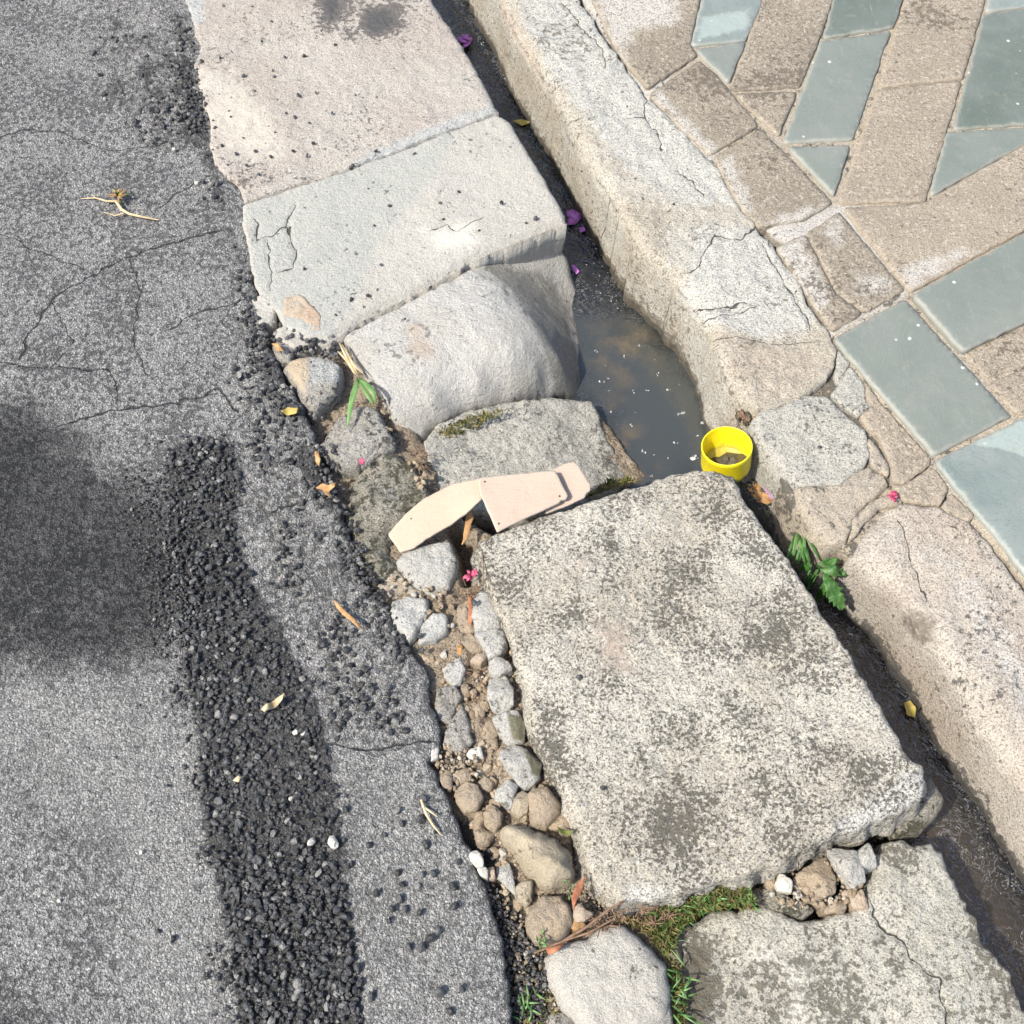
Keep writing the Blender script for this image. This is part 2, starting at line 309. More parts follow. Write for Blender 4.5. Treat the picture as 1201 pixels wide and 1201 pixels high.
def road_mat():
    s = NT('asphalt'); mr, mg, mb, me = s.mask()
    wp = s.n('ShaderNodeVectorMath'); wp.operation = 'MULTIPLY_ADD'
    nz = s.n('ShaderNodeTexNoise'); nz.inputs['Scale'].default_value = 160; s.t.links.new(s.P, nz.inputs['Vector'])
    s.t.links.new(nz.outputs['Color'], wp.inputs[0]); wp.inputs[1].default_value = (.003, .003, .003); s.t.links.new(s.P, wp.inputs[2])
    V = s.voro(310, P=wp.outputs[0]); V2 = s.voro(640, P=wp.outputs[0])
    c = s.n('ShaderNodeSeparateColor'); s.t.links.new(V.outputs['Color'], c.inputs[0])
    c2 = s.n('ShaderNodeSeparateColor'); s.t.links.new(V2.outputs['Color'], c2.inputs[0])
    base = s.mix(s.step(s.noise(4, 4, .6), .35, .65), (.235, .231, .221), (.295, .29, .278))
    base = s.mix(s.math('MULTIPLY', s.step(s.noise(14, 6, .65), .42, .66), .5), base, (.19, .186, .18))
    base = s.mix(s.math('MULTIPLY', mb, .6), base, (.315, .308, .283))
    bright = s.step(c.outputs[0], .55, 1.0); dark = s.step(c.outputs[1], .4, .9)
    col = s.mix(s.math('MULTIPLY', bright, .45), base, (.48, .475, .455)); col = s.mix(s.math('MULTIPLY', dark, .5), col, (.085, .083, .08))
    col = s.mix(s.math('MULTIPLY', s.step(c2.outputs[0], .70, .92), .6), col, (.52, .51, .485)); col = s.mix(s.math('MULTIPLY', s.step(c2.outputs[1], .45, .85), .5), col, (.045, .045, .045))
    V3 = s.voro(115, P=wp.outputs[0]); c3 = s.n('ShaderNodeSeparateColor'); s.t.links.new(V3.outputs['Color'], c3.inputs[0])
    inn = s.step(V3.outputs['Distance'], .42, .30)
    col = s.mix(s.math('MULTIPLY', s.math('MULTIPLY', inn, s.step(c3.outputs[0], .80, .84)), .6), col, (.40, .39, .36)); col = s.mix(s.math('MULTIPLY', s.math('MULTIPLY', inn, s.step(c3.outputs[1], .76, .80)), .65), col, (.10, .10, .10))
    gr = s.noise(800, 2, .7); col = s.mix(s.math('MULTIPLY', s.step(gr, .48, .34), .45), col, (.04, .04, .04)); col = s.mix(s.math('MULTIPLY', s.step(gr, .55, .68), .28), col, (.5, .49, .47))
    gap = s.step(V.outputs['Distance'], .5, .85); col = s.mix(s.math('MULTIPLY', gap, .4), col, (.04, .04, .04))
    pit = s.math('MULTIPLY', s.step(s.math('ADD', s.noise(110, 5, .7), s.math('MULTIPLY', s.math('SUBTRACT', s.noise(9, 4, .6), .5), .35)), .52, .62), s.math('SUBTRACT', 1., s.math('MULTIPLY', mb, .7)))
    col = s.mix(s.math('MULTIPLY', pit, .55), col, (.05, .05, .05))
    ck = s.crack(); col = s.mix(s.math('MULTIPLY', ck, .85), col, (.025, .025, .025))
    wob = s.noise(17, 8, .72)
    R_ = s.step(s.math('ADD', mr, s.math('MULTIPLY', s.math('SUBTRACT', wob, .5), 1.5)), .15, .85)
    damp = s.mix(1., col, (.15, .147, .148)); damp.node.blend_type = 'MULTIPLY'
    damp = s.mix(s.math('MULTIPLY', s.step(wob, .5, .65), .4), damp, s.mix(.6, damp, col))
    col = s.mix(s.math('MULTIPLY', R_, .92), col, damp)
    wg = s.noise(75, 6, .7, off=4); G_ = s.step(s.math('ADD', mg, s.math('MULTIPLY', s.math('SUBTRACT', wg, .5), 1.0)), .35, .65)
    col = s.mix(s.math('MULTIPLY', G_, .8), col, (.03, .03, .031))
    h = s.math('SUBTRACT', 1., s.math('MULTIPLY', V.outputs['Distance'], .6)); h = s.math('ADD', h, s.math('MULTIPLY', c.outputs[0], .5))
    h = s.math('ADD', h, s.math('MULTIPLY', s.math('MULTIPLY', inn, s.step(c3.outputs[0], .7, .8)), .5)); h = s.math('ADD', h, s.math('MULTIPLY', V2.outputs['Distance'], -.35)); h = s.math('SUBTRACT', h, s.math('ADD', s.math('MULTIPLY', pit, .8), s.math('MULTIPLY', ck, 1.)))
    rr = s.step(R_, 0, 1, .85, .6)
    return s.out(col, rr, s.bump(h, .004, 1.), .35)
M['road'] = road_mat()
def agg_mat():
    s = NT('tar_stone'); oi = s.n('ShaderNodeObjectInfo'); rd = s.math('FRACT', s.math('ADD', oi.outputs['Random'], s.geo.outputs['Random Per Island']))
    col = s.mix(s.step(rd, .2, 1), (.020, .020, .021), (.058, .058, .06)); col = s.mix(s.step(rd, .90, .96), col, (.20, .195, .18))
    col = s.mix(s.math('MULTIPLY', s.step(s.noise(330, 4, .65), .48, .68), .6), col, (.16, .158, .152))
    return s.out(col, .5, s.bump(s.noise(420, 4, .6), .002, .8), .5)
M['agg'] = agg_mat()
def grit_mat():
    s = NT('grit'); rd = s.geo.outputs['Random Per Island']
    col = s.mix(s.step(rd, .0, .5), (.09, .08, .065), (.27, .215, .15)); col = s.mix(s.step(rd, .75, .95), col, (.42, .38, .32))
    return s.out(col, .9, s.bump(s.noise(420, 3, .6), .001))
M['grit'] = grit_mat()
def water_mat():
    s = NT('dirty_water'); mr, mg, mb, me = s.mask()
    wob = s.noise(14, 4, .6); P_ = s.step(s.math('ADD', mr, s.math('MULTIPLY', s.math('SUBTRACT', wob, .5), .9)), .15, .85)
    col = s.mix(mg, (.008, .009, .010), (.048, .035, .022))
    speck = s.math('MULTIPLY', s.step(s.noise(210, 5, .7, .8), .60, .70), .3); col = s.mix(speck, col, (.10, .095, .08))
    rl = s.noise(46, 4, .6, 2.6); painted_glint = s.step(s.math('ABSOLUTE', s.math('SUBTRACT', rl, .5)), .014, .004); painted_glint = s.math('MULTIPLY', painted_glint, s.step(s.noise(19, 3, .6, off=7), .40, .52))
    col = s.mix(s.math('MULTIPLY', painted_glint, .8), col, (.26, .26, .255))  # bright ripple reflections painted as pale lines in the water colour
    murk = s.mix(s.math('MULTIPLY', mb, s.step(s.noise(22, 4, .6), .4, .65)), (.045, .049, .046), (.105, .082, .052)); col = s.mix(P_, col, murk)
    rip = s.math('ADD', s.noise(38, 3, .55, 2.2), s.math('MULTIPLY', s.noise(120, 2, .5, 1.5), .3))
    st = s.step(P_, 0, 1, .33, .05)
    return s.out(col, .06, s.bump(rip, .02, st), .9)
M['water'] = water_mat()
M['card'] = simple_mat('cardboard', (.40, .325, .25), (.44, .36, .28), 60, .85, .2, .0004)
M['yellow'] = simple_mat('yellow_plastic', (.86, .74, .008), (.82, .69, .006), 40, .33, .5, .0, .12)
def cap_mat():
    s = NT('yellow_plastic'); tc = s.n('ShaderNodeTexCoord'); sx = s.n('ShaderNodeSeparateXYZ'); s.t.links.new(tc.outputs['Object'], sx.inputs[0]); ob = tc.outputs['Object']
    col = s.mix(s.step(s.noise(60, 4, .6, P=ob), .35, .65), (.80, .66, .010), (.74, .60, .012))
    g = s.math('ADD', s.step(sx.outputs[2], .018, .003), s.math('MULTIPLY', s.math('SUBTRACT', s.noise(110, 6, .7, P=ob), .55), 2.2)); col = s.mix(s.math('MULTIPLY', s.step(g, .15, .9), .75), col, (.22, .19, .05))
    mp = s.n('ShaderNodeMapping'); mp.inputs['Scale'].default_value = (120, 120, 900); s.t.links.new(ob, mp.inputs['Vector'])
    sc = s.step(s.noise(1., 3, .6, P=mp.outputs[0]), .62, .7); col = s.mix(s.math('MULTIPLY', sc, .25), col, (.55, .45, .1))
    m = s.out(col, s.step(s.noise(80, 4, P=ob), .3, .7, .32, .55), s.bump(s.noise(200, 4, P=ob), .0006, .6), .5)
    s.b.inputs['Subsurface Weight'].default_value = .1; s.b.inputs['Subsurface Radius'].default_value = (.003, .003, .001); s.b.inputs['Subsurface Scale'].default_value = .5; return m
M['yellow'] = cap_mat()
M['mud'] = simple_mat('mud', (.05, .042, .026), (.10, .085, .055), 150, .6, .4, .002)
M['green'] = simple_mat('leaf_green', (.035, .10, .02), (.065, .15, .035), 150, .5, .4, .0006)
M['grass'] = simple_mat('grass_green', (.10, .21, .055), (.16, .27, .09), 60, .5, .4)
M['moss'] = simple_mat('moss_green', (.07, .095, .02), (.14, .145, .045), 70, .85, .2)
M['mossdry'] = simple_mat('moss_dry', (.14, .115, .045), (.2, .16, .07), 70, .9, .2)
M['dry'] = simple_mat('dry_leaf', (.32, .17, .07), (.42, .26, .12), 120, .7, .3, .001)
M['redleaf'] = simple_mat('red_leaf', (.25, .085, .045), (.33, .15, .08), 120, .7, .3, .001)
M['yleaf'] = simple_mat('yellow_leaf', (.42, .31, .10), (.33, .27, .06), 120, .7, .3)
M['straw'] = simple_mat('straw', (.55, .46, .30), (.42, .32, .18), 90, .8, .2)
M['twig'] = simple_mat('twig_bark', (.16, .095, .06), (.26, .17, .11), 150, .85, .2, .001)
M['purple'] = simple_mat('purple_petal', (.36, .11, .40), (.47, .20, .50), 200, .6, .3, .001, .1)
M['pink'] = simple_mat('pink_petal', (.36, .03, .085), (.48, .12, .18), 250, .6, .3, .001)
M['foam'] = simple_mat('foam', (.28, .28, .27), (.5, .5, .48), 300, .4, .5)
M['chalk'] = simple_mat('chalk', (.56, .54, .48), (.47, .44, .37), 150, .9, .2, .002)
# ---------------------------------------------------------------- the ground, road and water
WZ = -.13
ROAD_EDGE = [(205, -60), (212, 0), (222, 20), (228, 35), (230, 55), (226, 75), (228, 100), (237, 125), (243, 150), (240, 170), (247, 195), (258, 205), (275, 220), (280, 240), (280, 270), (290, 290),
             (292, 330), (300, 360), (308, 395), (318, 420), (330, 445), (350, 475), (366, 505), (372, 540), (382, 570), (400, 612), (414, 660), (430, 690), (452, 712), (460, 742), (482, 762), (498, 790),
             (500, 812), (512, 850), (513, 878), (500, 895), (512, 920), (527, 945), (540, 980), (556, 1020), (571, 1060), (584, 1110), (598, 1190), (614, 1270), (625, 1480)]
CHANNEL_L = [(470, -70), (508, 0), (528, 30), (557, 73), (583, 123), (600, 143), (633, 197), (660, 243), (667, 263), (667, 327), (680, 350), (690, 400), (680, 465), (697, 470), (735, 560)]
LCHAN = Zm(800, 400, 3, [(140, 450), (200, 500), (250, 600), (380, 760), (480, 900), (560, 1050), (650, 1200)]) + [(1043, 843), (1087, 897), (1110, 937), (1103, 960), (1095, 990), (1133, 1047), (1153, 1093), (1183, 1127), (1200, 1167), (1260, 1260)]
CHAN = [(470, -70), (508, 0), (557, 73), (600, 143), (660, 243), (660, 330), (690, 400), (690, 470), (735, 560), (840, 560), (883, 600), (960, 700), (1017, 800), (1087, 897), (1095, 990), (1153, 1093), (1200, 1167), (1290, 1480),
        (1420, 1480), (1173, 973), (1060, 800), (990, 657), (940, 600), (885, 500), (800, 400), (690, 237), (590, 93), (523, 0), (500, -70)]
def ground_extra(P, d, zz, mk):
    q = at([p[0] for p in CHAN], [p[1] for p in CHAN], -.06); dd, _ = dline(P, q, True); s_ = np.where(inside(P, q), dd, -dd)
    return zz-.1*smooth((s_+.03)/.05), mk
tag(slab('ground', [(-2.6, -.6), (3., -.6), (3., 4.6), (-2.6, 4.6)], M['soil'], z=-.17, sp=.02, thick=.1, world=True, jit=0, rough=.006, rf=20, extra=ground_extra), kind='structure')
g0 = mesh('ground', [(-40, -40, -.4), (40, -40, -.4), (40, 40, -.4), (-40, 40, -.4)], [[(0, 1, 2, 3)]], M['soil'], mask=np.zeros((4, 4))); tag(g0, kind='structure')
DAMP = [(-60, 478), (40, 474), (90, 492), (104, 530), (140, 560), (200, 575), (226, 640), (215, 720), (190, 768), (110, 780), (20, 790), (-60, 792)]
STRIP = [(196, 530), (225, 512), (262, 512), (283, 548), (272, 610), (300, 690), (350, 780), (382, 870), (398, 960), (412, 1080), (432, 1230), (285, 1230), (268, 1090), (240, 980), (232, 880), (222, 800), (195, 660)]
COARSE = [(262, 440), (318, 425), (370, 500), (400, 610), (440, 700), (490, 775), (470, 860), (385, 862), (345, 760), (275, 620), (288, 545)]
TOPC = [(112, -20), (208, -20), (226, 70), (238, 140), (225, 175), (150, 165), (116, 110)]
EDGEC = [(208, 20), (232, 60), (244, 130), (262, 210), (288, 290), (300, 370), (330, 445), (366, 505), (395, 600), (375, 600), (330, 500), (290, 420), (270, 300), (240, 210), (215, 130)]
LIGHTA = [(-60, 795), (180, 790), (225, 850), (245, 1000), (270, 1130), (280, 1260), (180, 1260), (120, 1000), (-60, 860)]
LANE = [(390, 870), (500, 890), (550, 1050), (585, 1200), (590, 1260), (440, 1260), (405, 1000)]
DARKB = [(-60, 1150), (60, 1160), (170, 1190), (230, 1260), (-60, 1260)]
def road_extra(P, d, zz, mk):
    b = blob(P, STRIP, .02); c = blob(P, COARSE, .04); t = blob(P, TOPC, .03); e = blob(P, EDGEC, .02)
    n = fbm(P, 30, 4, 5); n2 = fbm(P, 120, 3, 8)
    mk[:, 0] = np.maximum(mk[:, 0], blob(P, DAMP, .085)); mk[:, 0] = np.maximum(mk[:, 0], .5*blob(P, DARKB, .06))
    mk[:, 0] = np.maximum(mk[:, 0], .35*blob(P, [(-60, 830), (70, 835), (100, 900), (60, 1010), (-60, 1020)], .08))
    mk[:, 1] = np.maximum(mk[:, 1], np.clip(b*.98 + c*(.22+n*.5) + t*(.35+n*.4) + e*(.5+n*.5), 0, 1))
    mk[:, 1] = np.maximum(mk[:, 1], .55*np.exp(-(d/.006)**2))
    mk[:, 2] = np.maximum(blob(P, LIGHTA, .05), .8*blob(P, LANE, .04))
    zz += (c*.004+t*.003+e*.002)*np.clip(n2*2.2+n, -1, 1) + n2*.0012
    return zz, mk
RC = [([(-60, 175), (0, 160), (40, 150), (75, 155)], .0022, .004), ([(20, 420), (35, 390), (60, 350), (110, 320), (150, 300), (200, 285), (258, 268)], .0025, .004, .7),
      ([(-60, 420), (60, 430), (130, 435), (137, 470)], .002, .004, .7), ([(70, 498), (140, 480), (210, 470), (258, 455), (275, 480)], .0025, .004),
      ([(380, 870), (430, 880), (505, 868)], .0022, .004, .7), ([(180, 245), (210, 225), (245, 205)], .002, .003, .6), ([(320, 600), (370, 580)], .0022, .004), ([(150, 300), (165, 345), (155, 395), (172, 440)], .0016, .003), ([(-30, 262), (60, 300), (110, 320)], .0016, .003), ([(200, 385), (240, 362), (296, 350)], .0018, .003), ([(60, 350), (85, 400), (60, 430)], .0014, .003), ([(75, 155), (120, 175), (180, 170), (236, 150)], .0014, .003)]
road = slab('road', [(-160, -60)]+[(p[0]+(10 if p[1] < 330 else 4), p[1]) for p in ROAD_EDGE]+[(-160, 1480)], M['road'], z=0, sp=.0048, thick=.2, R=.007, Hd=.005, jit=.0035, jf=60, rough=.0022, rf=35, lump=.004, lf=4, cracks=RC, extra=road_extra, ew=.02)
tag(road, kind='structure')
road_far = mesh('road', [(-14, -10, -.014), (-.75, -10, -.014), (-.75, .3, -.014), (-.9, 3.2, -.014), (-.95, 14, -.014), (-14, 14, -.014)], [[(0, 1, 2, 3, 4, 5)]], M['road'], mask=np.zeros((6, 4))); tag(road_far, kind='structure')
# soil in the gap between the road and the covering slab
SOIL = [(330, 380), (420, 380), (500, 520), (520, 590), (600, 640), (640, 700), (690, 900), (730, 1020), (790, 1040), (800, 1100), (800, 1480), (580, 1480), (540, 1100), (480, 900), (440, 780), (380, 640), (330, 520)]
def soil_extra(P, d, zz, mk):
    dark = blob(P, [(520, 960), (560, 960), (650, 1090), (640, 1300), (580, 1300), (540, 1040)], .02, -.03); mk[:, 0] = np.maximum(mk[:, 0], dark*.9)
    hole = blob(P, [(535, 615), (552, 630), (562, 670), (548, 685), (540, 650), (528, 620)], .01, -.03); zz -= hole*.06
    gap = blob(P, [(590, 700), (606, 760), (625, 850), (665, 950), (700, 1060), (730, 1070), (690, 960), (640, 860), (600, 720)], .012, -.03); zz -= gap*.03; mk[:, 1] = np.maximum(mk[:, 1], gap*.6)  # soil along the slab lowered, and darkened in colour as painted shade
    ls = blob(P, [(540, 750), (585, 820), (620, 890), (600, 940), (560, 880), (535, 800)], .02, -.03)
    zz += .0045*blob(P, [(500, 640), (575, 690), (640, 880), (690, 1000), (660, 1090), (560, 1000), (500, 900), (440, 700)], .02, -.02)+.009*blob(P, [(430, 640), (530, 640), (560, 760), (545, 800), (560, 860), (510, 890), (440, 720)], .02, -.02)+.003*blob(P, [(500, 880), (600, 880), (660, 1000), (600, 1060), (540, 960)], .02, -.02)
    c = np.abs(vn(P, 60, 4))+.5*np.abs(vn(P, 130, 5)); zz += .014*(.35-c)+ls*.014*(.5-c)
    return zz, mk
soil = slab('soil', SOIL, M['soil'], z=-.032, sp=.004, thick=.18, R=.03, Hd=.01, rough=.004, rf=50, extra=soil_extra); tag(soil, kind='structure')
def water_extra(P, d, zz, mk):
    mk[:, 0] = blob(P, [(660, 362), (730, 372), (800, 400), (900, 520), (880, 560), (740, 580), (690, 480), (660, 420)], .13, WZ)
    mk[:, 1] = blob(P, [(900, 560), (1400, 1480), (1200, 1480), (850, 600)], .05, WZ)
    mk[:, 2] = np.maximum(blob(P, [(690, 380), (760, 385), (770, 430), (730, 450), (695, 420)], .03, WZ), blob(P, [(690, 460), (730, 470), (770, 560), (720, 570), (690, 500)], .025, WZ))
    return zz, mk
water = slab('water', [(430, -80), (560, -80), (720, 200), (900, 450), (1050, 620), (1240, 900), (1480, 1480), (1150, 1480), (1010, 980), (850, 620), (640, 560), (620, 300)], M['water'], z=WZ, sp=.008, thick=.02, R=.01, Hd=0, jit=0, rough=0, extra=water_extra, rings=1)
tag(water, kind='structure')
# ---------------------------------------------------------------- upper slabs on the left of the channel
T1 = [(120, -120), (205, -60)]+[p for p in ROAD_EDGE if 0 <= p[1] <= 240]
a_out = [(196, -70), (216, 0), (228, 30), (233, 55), (230, 75), (232, 100), (241, 125), (247, 150), (245, 170), (252, 193), (262, 203), (279, 218), (285, 238), (330, 222), (400, 200), (470, 175), (540, 148), (583, 130),
         (570, 100), (557, 76), (545, 55), (528, 30), (508, 0), (466, -70)]
tag(slab('concrete_slab', a_out, M['upper'], z=.003, sp=.0042, thick=.2, R=.012, Hd=.008, jit=.003, rough=.0026, rf=70, lump=.006, lf=7, rim=a_out[17:],
         masks=[(0, [(380, 212), (440, 190), (500, 165), (583, 132), (583, 120), (530, 140), (440, 175)], .02, .9), (1, [(372, -40), (402, -40), (405, 22), (380, 38), (372, 10)], .035, .95), (1, [(425, 10), (462, 8), (470, 30), (440, 45), (424, 32)], .025, 1.), (1, [(400, 30), (425, 35), (420, 55), (402, 52)], .03, .55),
                (0, [(434, 22), (447, 24), (446, 36), (438, 40)], .005, 1.), (2, [(225, 80), (270, 80), (330, 150), (330, 190), (260, 180)], .06, .9), (0, [(205, -30), (240, -30), (240, 30), (226, 30)], .02, .9)]),
    'rough pinkish grey concrete slab with dark oil stains at the top edge', 'slab')
b_top = [(285, 240), (330, 224), (400, 202), (470, 177), (540, 150), (583, 133), (598, 141), (615, 168), (633, 197), (648, 222), (660, 243), (664, 258), (640, 268), (610, 281), (575, 295), (545, 309), (510, 330), (480, 346),
         (450, 360), (425, 374), (400, 388), (385, 400), (360, 400), (335, 388), (322, 360), (308, 358), (298, 330), (292, 295), (285, 262)]
CRB = [([(345, 240), (338, 262), (345, 290), (345, 313), (328, 318)], .0016, .004), ([(338, 262), (318, 275), (300, 280), (300, 258)], .0016, .004), ([(312, 285), (318, 320), (316, 338)], .0013, .003, .7), ([(520, 152), (545, 142), (580, 132)], .002, .004),
       ([(510, 270), (522, 262), (536, 272), (552, 262), (568, 255)], .0012, .002, .7), ([(520, 150), (530, 160)], .0015, .003)]
tag(slab('concrete_slab', b_top, M['pale'], z=.004, sp=.0034, thick=.2, R=.016, Hd=.012, jit=.002, jf=60, rough=.0012, rf=60, lump=.006, lf=8, batter=-.06, cracks=CRB, rim=b_top[5:24],
         masks=[(0, [(285, 240), (400, 202), (540, 150), (500, 220), (440, 290), (420, 340), (390, 395), (340, 390), (300, 330)], .03, .95), (2, [(490, 270), (560, 255), (560, 290), (510, 300)], .04, .8),
                (0, [(583, 132), (560, 140), (520, 152), (480, 178)], .015, .9)]),
    'pale smooth concrete slab with fine cracks above the broken boulder', 'slab')
bo = [(400, 390, -.006), (425, 378, -.003), (450, 365, -.003), (480, 351, -.003), (512, 335, -.003), (545, 315, -.004), (562, 308, -.014), (600, 296, -.04), (640, 288, -.055), (657, 287, -.066), (666, 298, -.08), (672, 325, -.115), (686, 360, -.145), (692, 400, -.155), (688, 440, -.155), (680, 465, -.14),
      (640, 464, -.095), (590, 469, -.062), (545, 479, -.052), (512, 496, -.046), (490, 515, -.042), (472, 508, -.03), (456, 480, -.014), (440, 450, -.01), (418, 420, -.008)]
bc = [(560, 326, -.004), (585, 338, -.006), (612, 362, -.012), (638, 392, -.03), (655, 420, -.055), (650, 320, -.092), (650, 350, -.1), (625, 325, -.07), (664, 390, -.1), (600, 318, -.045), (550, 390, .008), (500, 420, .002), (460, 410, 0), (600, 420, -.008), (560, 450, -.022), (510, 470, -.02), (630, 440, -.05)]
tag(slab('concrete_boulder', bo, M['boulder'], sp=.0032, thick=.1, R=.012, Hd=.008, jit=.002, rough=.0022, rf=55, lump=.006, lf=14, ctrl=bc, z=-.02,
         masks=[(0, [(470, 380), (500, 390), (520, 440), (480, 430)], .03, .7), (2, [(560, 310), (660, 285), (675, 340), (700, 420), (680, 460), (655, 430), (600, 345)], .02, .8), (1, [(680, 320), (700, 420), (690, 470), (672, 460), (680, 400)], .02, .6), (1, [(555, 318), (580, 322), (640, 390), (630, 392), (590, 345)], .015, .35)]),  # right flank beyond the crest greyed in the colour as painted shade
    'bulging pale broken concrete boulder sloping into the murky pool', 'boulder')
m4 = [(496, 517, -.036), (512, 498, -.042), (545, 481, -.05), (590, 470, -.06), (640, 465, -.075), (680, 467, -.09), (697, 468, -.1), (708, 500, -.108), (722, 530, -.115), (738, 560, -.122), (720, 580, -.10), (650, 604, -.055), (600, 606, -.045), (560, 600, -.042), (515, 580, -.038), (502, 550, -.036)]
tag(slab('flat_stone', m4, M['greystone'], sp=.0034, thick=.08, R=.01, Hd=.008, rough=.005, rf=60, lump=.006, lf=18, z=-.05,
         masks=[(2, [(500, 515), (560, 482), (680, 466), (680, 480), (600, 485), (520, 520)], .03, .25), (1, [(695, 470), (715, 500), (745, 560), (730, 565), (700, 510)], .015, .5), (0, [(560, 510), (660, 490), (690, 520), (640, 560), (540, 560)], .04, .7)]),
    'low rough grey stone with mossy edge between boulder and broken strips', 'stone')
tag(slab('mud_shelf', [(700, 480, -.118), (716, 500, -.12), (735, 530, -.124), (760, 556, -.129), (735, 572, -.122), (715, 560, -.112), (702, 520, -.11)], M['soil'], z=-.12, sp=.003, thick=.05, R=.008, Hd=.006, rough=.006, rf=90, masks=[(2, [(690, 470), (770, 470), (770, 590), (690, 590)], .02, .35)]), kind='structure')
# mossy rubble on the left
def rock(name, px, mat, label, cat='stone', group=None, z=-.01, grow=.0014, facet=None, H_=.02, R=.02, sp=.0026, thick=.045, rough=.002, rf=90, lump=.004, lf=40, masks=(), parent=None, jit=.0015, **k):
    fr = random.Random(len(label or '')*7+int(px[0][0])); wq = at([p[0] for p in px], [p[1] for p in px], z); cc = wq.mean(0); rad = .5*np.ptp(wq, 0).min()
    def facets(P, d, zz, mk):
        a0 = fr.uniform(0, 6.3)
        for i in range(fr.choice((5, 6, 7))):
            a = a0+i*1.05+fr.uniform(-.35, .35); n = np.array([math.cos(a), math.sin(a)]); sl_ = fr.uniform(.25, .95); of = fr.uniform(.05, .55)*rad
            zz = np.minimum(zz, z - sl_*((P-cc)@n-of)+fbm(P, 160, 3, i+3)*.0012)
        return zz, mk
    if facet: k['extra'] = facets; R, H_ = R*.45, H_*.5
    o = slab(name, px, M[mat], z=z, sp=sp, thick=thick, R=R, Hd=H_, jit=jit, jf=70, rough=rough, rf=rf, lump=lump, lf=lf, masks=masks, parent=parent, rings=4, side=.0015, ew=.006, grow=grow, **k)
    if label: tag(o, label, cat, group)
    return o
z3 = (250, 250, 4.8); z6 = (430, 500, 4.8); z7 = (450, 680, 4.8); z8 = (480, 880, 4.8); z9 = (800, 800, 3.0)
rock('mossy_stone', [(403, 600), (408, 570), (422, 545), (445, 528), (468, 526), (484, 540), (495, 560), (508, 578), (480, 610), (462, 625), (455, 645), (470, 655), (452, 690), (432, 690), (414, 660)], 'mossy', 'lumpy brownish green mossy stone under the left end of the strip', z=-.008, R=.03, H_=.02, rough=.007, rf=45, lump=.008, lf=25, sp=.003,
     masks=[(0, [(440, 570), (470, 570), (480, 600), (450, 610)], .03, .5)])
rock('white_stone', Zm(*z6, [(160, 760), (210, 690), (400, 640), (470, 640), (505, 740), (495, 830), (465, 900), (360, 935), (240, 860)]), 'white', 'flat chalky white stone just below the left end of the strip', z=-.008, R=.012, H_=.012)
rock('mortar_lump', Zm(*z6, [(40, 800), (150, 780), (240, 875), (330, 925), (290, 960), (220, 940), (90, 985), (60, 930)]), 'mortar', 'sandy orange mortar lump left of the flat chalky white stone', z=-.014, R=.012, H_=.01, masks=[])
rock('embedded_stone', Zm(*z3, [(385, 870), (430, 815), (530, 790), (640, 790), (715, 850), (715, 930), (690, 1000), (620, 1060), (560, 1110), (510, 1060), (450, 940)]), 'rubble', 'beige and grey rounded stone set in the road edge above the grass tuft tip', z=.002, R=.014, H_=.014, masks=[(0, Zm(*z3, [(550, 820), (700, 840), (700, 950), (560, 960)]), .01, 1), (2, Zm(*z3, [(390, 830), (530, 800), (530, 1040), (450, 940)]), .012, .9)])
rock('pitted_stone', [(378, 515), (392, 492), (405, 482), (422, 472), (442, 478), (458, 508), (462, 516), (448, 520), (432, 532), (420, 545), (400, 548), (382, 532), (370, 520)], 'rubble', 'pitted pale grey stone beneath the green grass tuft', z=-.002, R=.012, H_=.012, rough=.005, rf=70)
rock('small_stone', [(414, 536), (430, 528), (455, 516), (462, 522), (440, 534), (424, 545)], 'rubble', 'narrow pale stone sliver wedged above the mossy stone', z=-.006, R=.006, H_=.006)
rock('concrete_chunk', Zm(*z3, [(205, 480), (330, 425), (370, 480), (345, 545), (330, 600), (250, 640), (220, 560)]), 'pale', 'cracked corner chunk broken off the pale slab beside tar', z=.001, R=.008, H_=.007)
rock('concrete_chunk', Zm(*z3, [(345, 650), (420, 595), (490, 590), (555, 690), (545, 740), (470, 775), (400, 740), (350, 700)]), 'pale', 'small grey concrete chunk below the peach coloured patch', z=0, R=.008, H_=.008)
rock('peach_stone', Zm(*z3, [(405, 470), (490, 450), (600, 560), (605, 650), (560, 660), (500, 590), (400, 570)]), 'peach', 'peach coloured stone patch at the slab corner', z=.006, R=.005, H_=.004)
rock('small_stone', [(318, 402), (332, 394), (345, 405), (340, 422), (324, 420)], 'rubble', 'small rounded stone in the tar beside the slab corner', z=.001, R=.008, H_=.009)
